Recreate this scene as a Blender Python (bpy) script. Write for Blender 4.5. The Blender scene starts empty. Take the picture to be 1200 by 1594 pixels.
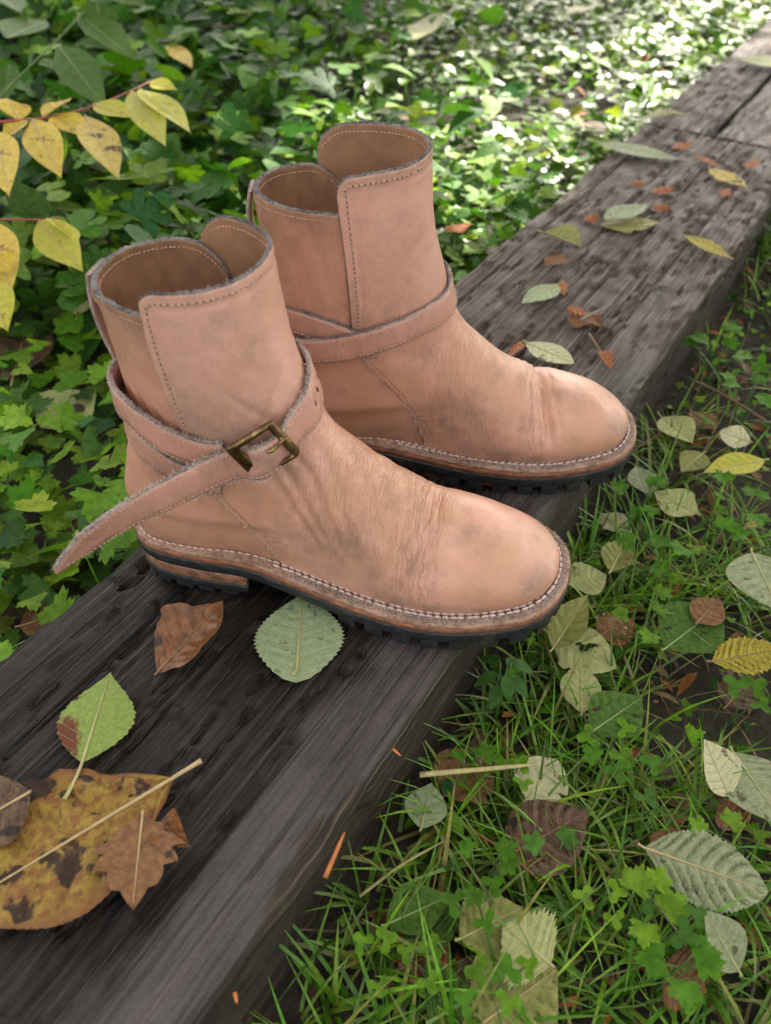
import bpy, bmesh, math, random
import numpy as np
from mathutils import Vector, Matrix, Quaternion

random.seed(7)
RNG = np.random.default_rng(11)
R = math.radians
scene = bpy.context.scene

# ------------------------------------------------------------------ camera, sky, sun, exposure
CAM_H = 0.424            # camera height above the top of the timber (z = 0)
FPX = 1180.0             # focal length in pixels of the 1200 x 1594 photograph
PITCH = 44.46            # degrees below the horizon
cam_data = bpy.data.cameras.new('camera')
cam = bpy.data.objects.new('camera', cam_data)
scene.collection.objects.link(cam)
scene.camera = cam
cam_data.sensor_fit = 'VERTICAL'
cam_data.sensor_height = 34.6
cam_data.sensor_width = 34.6
cam_data.lens = 34.6 * FPX / 1594.0
cam_data.clip_start = 0.01
cam_data.clip_end = 200.0
cam.location = (0, 0, CAM_H)
cam.rotation_euler = (R(90 - PITCH), 0, 0)
cam_data.dof.use_dof = True
cam_data.dof.focus_distance = 0.53
cam_data.dof.aperture_fstop = 6.3

SUN_AZ, SUN_EL = 24.0, 46.0      # sun stands ahead of the camera and to the right
world = bpy.data.worlds.new('World')
scene.world = world
world.use_nodes = True
wn, wl = world.node_tree.nodes, world.node_tree.links
wn.clear()
sky = wn.new('ShaderNodeTexSky')
sky.sky_type = 'NISHITA'
sky.sun_disc = False
sky.sun_elevation = R(SUN_EL)
sky.sun_rotation = R(SUN_AZ)
sky.air_density = 0.8
sky.dust_density = 4.0
sky.ozone_density = 0.6
hs = wn.new('ShaderNodeHueSaturation')
hs.inputs['Saturation'].default_value = 0.22
bg = wn.new('ShaderNodeBackground')
bg.inputs['Strength'].default_value = 0.14
wo = wn.new('ShaderNodeOutputWorld')
wl.new(sky.outputs[0], hs.inputs['Color'])
warm = wn.new('ShaderNodeMix')
warm.data_type = 'RGBA'
warm.blend_type = 'MULTIPLY'
warm.inputs['Factor'].default_value = 1.0
warm.inputs['B'].default_value = (1.05, 1.0, 0.90, 1)       # thin white cloud rather than clear blue
wl.new(hs.outputs[0], warm.inputs['A'])
wl.new(warm.outputs['Result'], bg.inputs['Color'])
wl.new(bg.outputs[0], wo.inputs['Surface'])

sun_data = bpy.data.lights.new('sun', 'SUN')
sun_data.energy = 4.2
sun_data.angle = R(0.53)
sun_data.color = (1.0, 0.93, 0.82)
sun = bpy.data.objects.new('sun', sun_data)
scene.collection.objects.link(sun)
SUN_DIR = Vector((math.sin(R(SUN_AZ)) * math.cos(R(SUN_EL)), math.cos(R(SUN_AZ)) * math.cos(R(SUN_EL)), math.sin(R(SUN_EL))))
sun.rotation_euler = (-SUN_DIR).to_track_quat('-Z', 'Y').to_euler()
sun.location = (2, 4, 5)

scene.view_settings.view_transform = 'Standard'
scene.view_settings.look = 'None'
scene.view_settings.gamma = 1.0
scene.view_settings.use_curve_mapping = False
scene.view_settings.exposure = 2.08

# ------------------------------------------------------------------ helpers
COL = scene.collection
_c, _s = math.cos(R(PITCH)), math.sin(R(PITCH))

def at(px, py, z=0.0):
    """point of the horizontal plane at height z that the photograph shows at pixel (px, py)"""
    a = (px - 600) / FPX
    b = (797 - py) / FPX
    d = np.array([a, _c + b * _s, -_s + b * _c])
    return np.array([0, 0, CAM_H]) + d * ((z - CAM_H) / d[2])

def tag(o, label=None, cat=None, group=None, kind=None):
    if label: o['label'] = label
    if cat: o['category'] = cat
    if group: o['group'] = group
    if kind: o['kind'] = kind
    return o

def empty(name, loc=(0, 0, 0), rz=0.0):
    o = bpy.data.objects.new(name, None)
    o.empty_display_size = 0.02
    COL.objects.link(o)
    o.location = loc
    o.rotation_euler = (0, 0, rz)
    return o

def link(name, me, parent=None):
    o = bpy.data.objects.new(name, me)
    COL.objects.link(o)
    if parent is not None:
        o.parent = parent
    return o

def mesh(name, V, F, mats, mi=None, smooth=True, attrs=None, uv=None):
    """V (n,3); F a list of faces or an (m,k) array; mi material index per face; uv per vertex"""
    me = bpy.data.meshes.new(name)
    V = np.asarray(V, np.float32)
    if isinstance(F, np.ndarray):
        m, k = F.shape
        me.vertices.add(len(V))
        me.vertices.foreach_set('co', V.ravel())
        me.loops.add(m * k)
        me.loops.foreach_set('vertex_index', F.astype(np.int32).ravel())
        me.polygons.add(m)
        me.polygons.foreach_set('loop_start', np.arange(0, m * k, k, dtype=np.int32))
        me.update(calc_edges=True)
    else:
        me.from_pydata(V.tolist(), [], [list(map(int, f)) for f in F])
    for mt in (mats if isinstance(mats, (list, tuple)) else [mats]):
        me.materials.append(mt)
    n = len(me.polygons)
    if mi is not None:
        me.polygons.foreach_set('material_index', np.asarray(mi, np.int32))
    me.polygons.foreach_set('use_smooth', np.full(n, smooth, bool))
    if uv is not None:
        ul = me.uv_layers.new(name='UVMap')
        li = np.empty(len(me.loops), np.int32)
        me.loops.foreach_get('vertex_index', li)
        ul.data.foreach_set('uv', np.asarray(uv, np.float32)[li].ravel())
    if attrs:
        for k2, a in attrs.items():
            a = np.asarray(a, np.float32)
            if a.ndim == 1:
                at_ = me.attributes.new(k2, 'FLOAT', 'POINT')
                at_.data.foreach_set('value', a)
            else:
                at_ = me.attributes.new(k2, 'FLOAT_COLOR', 'POINT')
                c4 = np.ones((len(a), 4), np.float32)
                c4[:, :3] = a
                at_.data.foreach_set('color', c4.ravel())
    me.validate(clean_customdata=False)
    me.update()
    return me

def grid_faces(n, m, wrap_i=False, wrap_j=False, off=0):
    i = np.arange(n if wrap_i else n - 1)
    j = np.arange(m if wrap_j else m - 1)
    I, J = np.meshgrid(i, j, indexing='ij')
    I2, J2 = (I + 1) % n, (J + 1) % m
    return np.stack([I * m + J, I2 * m + J, I2 * m + J2, I * m + J2], -1).reshape(-1, 4) + off

def sstep(a, b, x):
    t = np.clip((np.asarray(x, float) - a) / (b - a), 0, 1)
    return t * t * (3 - 2 * t)

def _hash(ix, iy, iz):
    h = (ix.astype(np.int64) * 374761393 + iy.astype(np.int64) * 668265263 + iz.astype(np.int64) * 2147483647) & 0xffffffff
    h = ((h ^ (h >> 13)) * 1274126177) & 0xffffffff
    h = h ^ (h >> 16)
    return (h & 0xffff) / 65535.0

def noise(x, y, z=0.0, seed=0):
    """value noise in 0..1"""
    x, y, z = np.broadcast_arrays(np.asarray(x, float), np.asarray(y, float), np.asarray(z, float) + seed * 17.31)
    ix, iy, iz = np.floor(x), np.floor(y), np.floor(z)
    fx, fy, fz = x - ix, y - iy, z - iz
    fx, fy, fz = [t * t * t * (t * (t * 6 - 15) + 10) for t in (fx, fy, fz)]
    r = 0
    for a in (0, 1):
        for b in (0, 1):
            for c in (0, 1):
                r = r + _hash(ix + a, iy + b, iz + c) * (fx if a else 1 - fx) * (fy if b else 1 - fy) * (fz if c else 1 - fz)
    return r

def fbm(x, y, z=0.0, seed=0, o=4):
    r, a, t = 0, 1.0, 0
    for k in range(o):
        r = r + a * noise(x * 2 ** k, y * 2 ** k, np.asarray(z) * 2 ** k, seed + k * 3)
        t += a
        a *= 0.5
    return r / t

# ------------------------------------------------------------------ materials
class NT:
    """tiny wrapper for building node trees"""
    def __init__(self, name):
        self.m = bpy.data.materials.new(name)
        self.m.use_nodes = True
        self.t = self.m.node_tree
        self.n, self.l = self.t.nodes, self.t.links
        self.b = self.n['Principled BSDF']
        self.out = self.n['Material Output']
    def node(self, typ, ins=None, **props):
        nd = self.n.new(typ)
        for k, v in props.items():
            setattr(nd, k, v)
        if ins:
            for k, v in ins.items():
                self.set(nd.inputs[k], v)
        return nd
    def set(self, sock, v):
        if isinstance(v, bpy.types.NodeSocket):
            self.l.new(v, sock)
        elif isinstance(v, (tuple, list)) and len(v) == 3 and sock.type == 'RGBA':
            sock.default_value = (*v, 1)
        else:
            sock.default_value = v
    def coord(self, kind='Object'):
        return self.node('ShaderNodeTexCoord').outputs[kind]
    def mapping(self, vec, scale=(1, 1, 1), loc=(0, 0, 0), rot=(0, 0, 0)):
        return self.node('ShaderNodeMapping', {'Vector': vec, 'Scale': scale, 'Location': loc, 'Rotation': rot}).outputs[0]
    def noise(self, vec, scale, detail=3, rough=0.5, dist=0.0):
        return self.node('ShaderNodeTexNoise', {'Vector': vec, 'Scale': scale, 'Detail': detail, 'Roughness': rough, 'Distortion': dist}).outputs['Fac']
    def vor(self, vec, scale, feature='F1', rnd=1.0):
        nd = self.node('ShaderNodeTexVoronoi', {'Vector': vec, 'Scale': scale, 'Randomness': rnd}, feature=feature)
        return nd.outputs['Distance']
    def math(self, op, a, b=None, c=None, clamp=False):
        nd = self.node('ShaderNodeMath', operation=op, use_clamp=clamp)
        for i, v in enumerate((a, b, c)):
            if v is not None:
                self.set(nd.inputs[i], v)
        return nd.outputs[0]
    def ramp(self, fac, a, b, lo=0.0, hi=1.0):
        """smooth map of fac a..b to lo..hi"""
        nd = self.node('ShaderNodeMapRange', {'Value': fac, 'From Min': a, 'From Max': b, 'To Min': lo, 'To Max': hi}, interpolation_type='SMOOTHSTEP')
        return nd.outputs[0]
    def mix(self, fac, a, b, mode='MIX'):
        nd = self.node('ShaderNodeMix', data_type='RGBA', blend_type=mode)
        self.set(nd.inputs['Factor'], fac)
        self.set(nd.inputs['A'], a)
        self.set(nd.inputs['B'], b)
        return nd.outputs['Result']
    def attr(self, name, out='Fac', typ='GEOMETRY'):
        return self.node('ShaderNodeAttribute', attribute_name=name, attribute_type=typ).outputs[out]
    def bump(self, h, dist, strength=1.0, normal=None):
        ins = {'Height': h, 'Distance': dist, 'Strength': strength}
        if normal is not None:
            ins['Normal'] = normal
        return self.node('ShaderNodeBump', ins).outputs[0]
    def p(self, **kw):
        for k, v in kw.items():
            self.set(self.b.inputs[k.replace('_', ' ')], v)
        return self

def leather(name, c_pink, c_tan, c_dark, dirt=0.5, crack=1.0, seed=0.0):
    t = NT(name)
    o = t.mapping(t.coord(), loc=(seed, seed * 0.7, 0))
    big = t.noise(o, 14, 3, 0.6)
    mid = t.noise(o, 45, 4, 0.65)
    col = t.mix(t.ramp(big, 0.40, 0.60), c_tan, c_pink)
    blot = t.noise(t.mapping(o, (1, 1, 1), loc=(7, 3, 1)), 22, 4, 0.7)
    col = t.mix(t.ramp(blot, 0.52, 0.72, 0.0, 0.45 * dirt), col, c_dark)
    col = t.mix(t.math('MULTIPLY', t.ramp(mid, 0.48, 0.74), 0.55 * dirt), col, c_dark)
    d = t.math('MULTIPLY', t.attr('dirt'), t.ramp(t.noise(o, 60, 3, 0.7), 0.3, 0.7, 0.25, 1.0))
    col = t.mix(t.math('MULTIPLY', d, min(1.0, dirt * 1.25)), col, tuple(q * 0.85 for q in c_dark))
    # pores and light scratches
    fine = t.noise(o, 900, 2, 0.6)
    col = t.mix(t.math('MULTIPLY', t.ramp(fine, 0.5, 0.72), 0.22), col, c_dark)
    scr = t.noise(t.mapping(o, (40, 600, 160), rot=(0, 0.5, 0.3)), 1.0, 3, 0.6)
    col = t.mix(t.math('MULTIPLY', t.ramp(scr, 0.60, 0.78), 0.30), col, tuple(min(1, c * 1.25) for c in c_pink))
    # pulled grain wrinkles where the leather flexes
    ck = t.attr('crack')
    warp = t.node('ShaderNodeVectorMath', {0: t.node('ShaderNodeTexNoise', {'Vector': o, 'Scale': 70.0}).outputs['Color'], 1: (0.009, 0.009, 0.009), 2: o}, operation='MULTIPLY_ADD').outputs[0]
    r1 = t.noise(t.mapping(warp, (380, 90, 30), rot=(0, -0.55, 0)), 1.0, 2, 0.5, 0.1)
    v1 = t.math('MULTIPLY', t.math('ABSOLUTE', t.math('SUBTRACT', r1, 0.5)), 2.2)
    v2 = t.vor(t.mapping(warp, (1.5, 1.0, 0.8), rot=(0.2, -0.3, 0.1)), 360, 'DISTANCE_TO_EDGE')
    h1 = t.math('MULTIPLY', t.ramp(v1, 0.0, 0.22), ck)
    h2 = t.math('MULTIPLY', t.ramp(v2, 0.0, 0.25), t.math('ADD', t.math('MULTIPLY', ck, 0.6), 0.05))
    # bundles of folds that run across the foot
    fd = t.attr('fold')
    rid = t.noise(t.mapping(warp, (330, 26, 30)), 1.0, 1, 0.5, 0.1)
    rid = t.math('ABSOLUTE', t.math('SUBTRACT', rid, 0.5))
    h3 = t.math('MULTIPLY', t.ramp(rid, 0.0, 0.09), fd)
    soft = t.noise(t.mapping(o, (1, 1, 1), rot=(0.3, 0.2, 0)), 75, 4, 0.6)
    h = t.math('ADD', t.math('MULTIPLY', h1, 0.24 * crack), t.math('MULTIPLY', h2, 0.08 * crack))
    h = t.math('ADD', h, t.math('MULTIPLY', h3, 0.50))
    h = t.math('ADD', h, t.math('MULTIPLY', soft, 0.5))
    h = t.math('ADD', h, t.math('MULTIPLY', fine, 0.09))
    lines = t.math('MULTIPLY', t.ramp(v1, 0.10, 0.0), ck)
    col = t.mix(t.math('MULTIPLY', lines, 0.13), col, tuple(c * 0.55 for c in c_dark))
    fl = t.math('MULTIPLY', t.ramp(rid, 0.028, 0.0), fd)
    col = t.mix(t.math('MULTIPLY', fl, 0.38), col, tuple(c * 0.5 for c in c_dark))
    rough = t.ramp(mid, 0.3, 0.7, 0.34, 0.50)
    t.p(Base_Color=col, Roughness=rough, Normal=t.bump(h, 0.0016, 0.75))
    t.b.inputs['Specular IOR Level'].default_value = 0.5
    return t.m

def suede(name, ca, cb, scale=700, bump=0.0012):
    t = NT(name)
    o = t.coord()
    n = t.noise(o, scale, 4, 0.7)
    m_ = t.noise(o, 60, 3)
    col = t.mix(t.ramp(t.math('ADD', t.math('MULTIPLY', n, 0.6), t.math('MULTIPLY', m_, 0.4)), 0.36, 0.62), ca, cb)
    t.p(Base_Color=col, Roughness=0.92, Normal=t.bump(n, bump, 1.0))
    t.b.inputs['Specular IOR Level'].default_value = 0.15
    return t.m

def plain(name, col, rough=0.6, var=0.25, scale=120, bump=0.0004, metallic=0.0, spec=0.5, col2=None):
    t = NT(name)
    o = t.coord()
    n = t.noise(o, scale, 5, 0.65)
    c2 = col2 or tuple(c * (1 - var) for c in col)
    t.p(Base_Color=t.mix(t.ramp(n, 0.35, 0.65), c2, col), Roughness=t.ramp(n, 0.3, 0.7, rough + 0.08, rough - 0.06), Metallic=metallic, Normal=t.bump(n, bump, 0.8))
    t.b.inputs['Specular IOR Level'].default_value = spec
    return t.m

PINK, TAN, GREY = (0.61, 0.325, 0.238), (0.51, 0.265, 0.168), (0.22, 0.138, 0.098)
M = {}
M['vamp'] = leather('vamp_leather', PINK, TAN, GREY, 0.85, 1.0)
M['quarter'] = leather('quarter_leather', (0.55, 0.285, 0.200), (0.47, 0.240, 0.155), (0.23, 0.140, 0.095), 0.7, 0.25, 3.0)
M['shaft'] = leather('shaft_leather', (0.63, 0.350, 0.272), (0.55, 0.305, 0.222), (0.27, 0.185, 0.140), 0.75, 0.6, 5.0)
M['strap'] = leather('strap_leather', (0.59, 0.31, 0.240), (0.50, 0.258, 0.190), (0.27, 0.170, 0.128), 0.6, 0.8, 9.0)
M['lining'] = leather('lining_leather', (0.36, 0.19, 0.105), (0.29, 0.15, 0.085), (0.15, 0.085, 0.05), 0.7, 0.4, 13.0)
M['edge'] = suede('raw_edge', (0.055, 0.058, 0.065), (0.30, 0.27, 0.255))
M['edge_pale'] = suede('raw_edge_pale', (0.22, 0.17, 0.15), (0.58, 0.46, 0.41))
M['edge_mid'] = suede('raw_edge_mid', (0.11, 0.10, 0.10), (0.44, 0.36, 0.325))
M['fray'] = suede('frayed_fibre', (0.45, 0.36, 0.31), (0.70, 0.60, 0.54))
M['fray_grey'] = suede('frayed_fibre_grey', (0.13, 0.13, 0.135), (0.42, 0.38, 0.36))
M['welt'] = suede('welt_leather', (0.20, 0.11, 0.075), (0.44, 0.28, 0.21), 260, 0.0008)
M['midsole'] = plain('midsole_leather', (0.33, 0.125, 0.06), 0.42, 0.5, 160, 0.0005, col2=(0.15, 0.06, 0.035))
M['stack'] = plain('heel_stack_leather', (0.30, 0.15, 0.085), 0.5, 0.5, 130, 0.0006, col2=(0.11, 0.05, 0.03))
def rubber():
    t = NT('black_rubber')
    o = t.coord()
    n = t.noise(o, 220, 4, 0.65)
    dust = t.ramp(t.noise(o, 55, 4, 0.7), 0.50, 0.70)
    c = t.mix(t.ramp(n, 0.35, 0.65), (0.009, 0.010, 0.012), (0.020, 0.022, 0.026))
    c = t.mix(t.math('MULTIPLY', dust, 0.45), c, (0.075, 0.062, 0.050))
    t.p(Base_Color=c, Roughness=t.ramp(n, 0.3, 0.7, 0.62, 0.45), Normal=t.bump(n, 0.0010, 0.9))
    return t.m
M['rubber'] = rubber()
M['thread'] = plain('waxed_thread', (0.66, 0.50, 0.46), 0.6, 0.3, 500, 0.0002)
M['thread_tan'] = plain('tan_thread', (0.55, 0.36, 0.27), 0.6, 0.3, 500, 0.0002)
M['thread_brown'] = plain('brown_thread', (0.30, 0.17, 0.11), 0.6, 0.3, 500, 0.0002)
M['thread_dark'] = plain('dark_thread', (0.12, 0.07, 0.05), 0.6, 0.3, 500, 0.0002)
M['hole'] = plain('punched_hole', (0.05, 0.025, 0.018), 0.9)
def brass():
    t = NT('aged_brass')
    o = t.coord()
    n = t.noise(o, 90, 5, 0.7)
    col = t.mix(t.ramp(n, 0.42, 0.66), (0.13, 0.085, 0.04), (0.42, 0.30, 0.13))
    t.p(Base_Color=col, Metallic=1.0, Roughness=t.ramp(n, 0.3, 0.7, 0.42, 0.22), Normal=t.bump(t.noise(o, 300, 3), 0.0002, 0.6))
    return t.m
M['brass'] = brass()
# ------------------------------------------------------------------ the old timber
BU, BW = np.array([.543, .840]), np.array([.840, -.543])
BP = at(0, 1025)[:2]
BEAM_W = .254
def beam_xy(u, v):
    return BP[0] + BU[0] * u + BW[0] * v, BP[1] + BU[1] * u + BW[1] * v
def to_uv(x, y):
    dx, dy = np.asarray(x) - BP[0], np.asarray(y) - BP[1]
    return dx * BU[0] + dy * BU[1], dx * BW[0] + dy * BW[1]

def wood_material(name, dark, mid, pale, strip):
    t = NT(name)
    oc = t.coord()         # x along the grain; the distance across it comes from the mesh, round the edges too
    o = t.node('ShaderNodeCombineXYZ', {0: t.node('ShaderNodeSeparateXYZ', {0: oc}).outputs[0], 1: t.attr('across'), 2: 0.0}).outputs[0]
    warp = t.node('ShaderNodeVectorMath', {0: t.node('ShaderNodeTexNoise', {'Vector': t.mapping(o, (5, 14, 1)), 'Scale': 1.0, 'Detail': 2.0}).outputs['Color'], 1: (0.0, 0.0035, 0.0), 2: o}, operation='MULTIPLY_ADD').outputs[0]
    g1 = t.noise(t.mapping(warp, (5, 520, 1)), 1.0, 3, 0.6)
    g2 = t.noise(t.mapping(warp, (16, 1300, 1)), 1.0, 2, 0.5)
    g3 = t.noise(t.mapping(warp, (2.0, 90, 1)), 1.0, 4, 0.6)
    blot = t.noise(o, 26, 5, 0.65)
    grain = t.math('ADD', t.math('MULTIPLY', g1, 0.6), t.math('MULTIPLY', g2, 0.4))
    fib = t.ramp(grain, 0.46, 0.64)
    fib = t.math('POWER', fib, 1.8)
    sm = t.attr('smooth')
    far = t.attr('weathered')
    cd = t.mix(t.ramp(g3, 0.35, 0.65), dark, mid)
    c = t.mix(t.math('MULTIPLY', fib, t.ramp(blot, 0.35, 0.65, 0.35, 1.0)), cd, pale)
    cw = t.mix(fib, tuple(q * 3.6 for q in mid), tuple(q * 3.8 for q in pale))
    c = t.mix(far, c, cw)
    spk = t.noise(o, 420, 3, 0.7)
    cs = t.mix(t.ramp(blot, 0.3, 0.7), tuple(q * 0.55 for q in strip), strip)
    cs = t.mix(t.math('MULTIPLY', t.ramp(g3, 0.45, 0.7), 0.5), cs, (0.13, 0.095, 0.085))
    cs = t.mix(t.math('MULTIPLY', t.ramp(spk, 0.45, 0.68), 0.45), cs, tuple(q * 0.35 for q in strip))
    cs = t.mix(t.math('MULTIPLY', t.ramp(grain, 0.50, 0.38), 0.75), cs, dark)
    c = t.mix(sm, c, cs)
    sd = t.attr('side')
    moss = t.ramp(t.noise(o, 18, 4, 0.6), 0.48, 0.66)
    cside = t.mix(fib, (0.024, 0.017, 0.012), (0.13, 0.095, 0.06))
    cside = t.mix(t.math('MULTIPLY', moss, 0.5), cside, (0.05, 0.06, 0.022))
    c = t.mix(sd, c, cside)
    flake = t.ramp(t.noise(t.mapping(o, (34, 90, 1)), 1.0, 4, 0.6, 0.8), 0.60, 0.66)
    c = t.mix(t.math('MULTIPLY', flake, t.math('SUBTRACT', 0.85, t.math('MULTIPLY', sm, 0.7))), c, (0.010, 0.008, 0.007))
    h = t.math('ADD', t.math('MULTIPLY', g1, 1.0), t.math('MULTIPLY', g2, 0.5))
    h = t.math('MULTIPLY', h, t.math('SUBTRACT', 1.0, t.math('MULTIPLY', sm, 0.78)))
    h = t.math('ADD', h, t.math('MULTIPLY', spk, 0.10))
    rough = t.math('ADD', t.ramp(blot, 0.35, 0.65, 0.20, 0.48), t.math('MULTIPLY', t.math('MAXIMUM', far, sd), 0.28))
    t.p(Base_Color=c, Roughness=rough, Normal=t.bump(h, 0.0055, 1.0))
    t.b.inputs['Specular IOR Level'].default_value = 0.30
    return t.m
M['wood'] = wood_material('weathered_wet_timber', (0.006, 0.0045, 0.004), (0.017, 0.0115, 0.009), (0.080, 0.062, 0.051), (0.072, 0.062, 0.062))
M['wood2'] = wood_material('weathered_timber_piece', (0.020, 0.017, 0.016), (0.05, 0.042, 0.039), (0.13, 0.115, 0.105), (0.12, 0.11, 0.105))

def timber(name, us, v0, v1, mat, seed, notch=None):
    """timber as a swept section with grain ridges, splits, broken edges; x = along, y = -across"""
    wd = v1 - v0
    nt = int(wd / .0016)
    vt = np.linspace(0, wd, nt)
    depth = .155
    ns = 26
    zside = -depth * (np.linspace(1, 0, ns) ** 1.4)
    nu = len(us)
    U_, T_ = np.meshgrid(us, vt, indexing='ij')
    lim = np.full(nu, wd)
    if notch: lim = np.where(us > notch[0], notch[1] - v0, wd)
    Vt = T_ * (lim / wd)[:, None]
    va = Vt + v0
    # relief of the top
    wav = .004 * (fbm(U_ * 3, va * 6, 0, seed, 2) - .5)
    sm = sstep(.196, .212, va + .010 * (noise(U_ * 14, va * 5, 0, seed + 5) - .5) + .012 * (noise(U_ * 40, va * 90, 0, seed + 6) - .5)) * sstep(.262, .246, va + .012 * (noise(U_ * 22, 0 * va, 0, seed + 7) - .5)) * sstep(.75, .35, U_)
    rough = 1 - .88 * sm
    gw = va + wav
    g = noise(gw * 230, U_ * 3.2, 0, seed + 1)
    g2 = noise(gw * 430, U_ * 8, 0, seed + 2)
    z = rough * (.0034 * (np.sqrt(g) - .7) + .0016 * (np.sqrt(g2) - .7))
    z += .0035 * (fbm(U_ * 5, va * 16, 0, seed + 3) - .5) * (.5 + .5 * rough)
    fl = noise(U_ * 22 + 3 * noise(U_ * 40, va * 60, 0, seed + 15), va * 120, 0, seed + 4)
    z -= rough * .0032 * sstep(.62, .80, fl * (.55 + .75 * fbm(U_ * 90, va * 260, 0, seed + 14, 2)))
    z += rough * .0030 * sstep(.76, .9, noise(U_ * 60 + 9, va * 95, 0, seed + 8))
    for vc, ua, ub, dp, wdt in ((.118, -.4, .22, .007, .0022), (.060, -.1, .5, .005, .0016), (.165, .02, .30, .0045, .0015), (.232, -.12, .34, .0030, .0008), (.030, .3, 1.1, .006, .002), (.145, .55, 1.2, .006, .0018), (.198, .5, 1.25, .005, .0016), (.205, -.3, .1, .004, .0012), (.09, .75, 1.3, .005, .0018), (.172, -.3, .02, .005, .0016)):
        line = vc + .010 * (noise(U_ * 4, 0 * va, 0, seed + int(vc * 1000)) - .5) + .003 * (noise(U_ * 25, 0 * va, 0, seed + int(vc * 500)) - .5)
        act = sstep(ua, ua + .08, U_) * sstep(ub, ub - .08, U_) * (.35 + .65 * noise(U_ * 16, 0 * va, 0, seed + 40))
        z -= dp * act * np.exp(-((va - line) / wdt) ** 2)
    # broken edges
    er = np.clip(.003 + .030 * (fbm(us * 13, 0 * us, 0, seed + 9, 5) - .45), .0015, .03)
    er_r = er * np.where(us < .06, 1.5, 1.0)
    el = np.clip(.002 + .016 * (fbm(us * 11, 0 * us + 5, 0, seed + 10) - .38), .003, .03)
    dr = (lim[:, None] - Vt)
    z -= np.where(dr < er_r[:, None], (er_r[:, None] - dr) ** 1.2 / (er_r ** .2)[:, None] * 1.2, 0)
    z -= np.where(Vt < el[:, None], (el[:, None] - Vt) ** 1.2 / (el ** .2)[:, None] * 1.2, 0)
    X_top, Y_top, Z_top = U_, va, z
    # sides
    fr = np.linspace(1, 0, ns + 1)[:-1]
    def side(v_edge, ztop, sg, sd):
        zz = ztop[:, None] + (-depth - ztop)[:, None] * (fr[None, :] ** 1.3)
        uu = np.repeat(us[:, None], ns, 1)
        gz = zz + .004 * (noise(uu * 3, zz * 20, 0, sd) - .5)
        off = .0026 * (np.sqrt(np.abs(noise(gz * 170, uu * 6, 0, sd + 1) - .5) * 2) - .6) + .009 * (fbm(uu * 6, zz * 18, 0, sd + 2) - .5) - .006 * sstep(.72, .85, noise(uu * 20, zz * 50, 0, sd + 3))
        off = off * sstep(0, .012, ztop[:, None] - zz + .001)
        return uu, v_edge[:, None] + sg * off, zz
    lu, lv, lz = side(np.full(nu, v0), z[:, 0], -1, seed + 20)
    ru, rv, rz = side(lim + v0, z[:, -1], 1, seed + 30)
    Xs = np.concatenate([lu, X_top, ru[:, ::-1]], 1)
    Ys = np.concatenate([lv, Y_top, rv[:, ::-1]], 1)
    Zs = np.concatenate([lz, Z_top, rz[:, ::-1]], 1)
    m = Xs.shape[1]
    V = np.stack([Xs, -Ys, Zs], -1)
    sdm = np.concatenate([np.ones_like(lu), sstep(.0, .004, np.maximum(er_r[:, None] - dr, 0)) * .9, np.ones_like(ru)], 1)
    smm = np.concatenate([np.zeros_like(lu), sm, np.zeros_like(ru)], 1)
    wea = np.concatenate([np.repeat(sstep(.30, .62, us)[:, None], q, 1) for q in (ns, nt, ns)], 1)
    F = grid_faces(nu, m)
    nV = nu * m
    V = V.reshape(-1, 3)
    # end caps as fans
    caps = []
    extra = []
    for row, flip in ((0, False), (nu - 1, True)):
        ids = np.arange(row * m, row * m + m)
        c = V[ids].mean(0)
        extra.append(c)
        ci = nV + len(extra) - 1
        q = np.stack([np.full(m - 1, ci), ids[:-1], ids[1:], np.full(m - 1, ci)], -1)
        caps.append((ci, ids, flip))
    V = np.concatenate([V, np.array(extra)])
    Fl = np.concatenate([np.stack([F[:, 0], F[:, 1], F[:, 2]], -1), np.stack([F[:, 0], F[:, 2], F[:, 3]], -1)])
    for ci, ids, flip in caps:
        q = np.stack([np.full(m - 1, ci), ids[:-1], ids[1:]], -1)
        Fl = np.concatenate([Fl, q[:, ::-1] if flip else q])
    acr = np.concatenate([v0 + lz, va, v1 - rz[:, ::-1]], 1)
    pad = lambda a, v: np.concatenate([a.ravel(), [v] * len(extra)])
    me = mesh(name, V, Fl, mat, attrs={'smooth': pad(smm, 0), 'side': pad(sdm, 1), 'weathered': pad(wea, 1), 'across': pad(acr, 0)})
    o = link(name, me)
    o.location = (BP[0], BP[1], 0)
    o.rotation_euler = (0, 0, math.atan2(BU[1], BU[0]))
    return o
us = np.concatenate([np.arange(-.32, .62, .0032), np.arange(.62, 1.268, .006), [1.268, 1.2705], np.arange(1.28, 2.7, .015)])
tb = timber('old_timber', us, 0.0, BEAM_W, M['wood'], 3, (1.269, .1085))
tag(tb, 'long dark weathered timber the two boots stand on, running to the upper right', 'timber')
us2 = np.concatenate([np.arange(1.276, 1.29, .003), np.arange(1.30, 2.7, .012)])
tb2 = timber('old_timber', us2, .1135, BEAM_W + .002, M['wood2'], 57)
tb2.location.z = -.004
tag(tb2, 'shorter grey timber piece set beside the far end of the long timber', 'timber')

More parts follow.
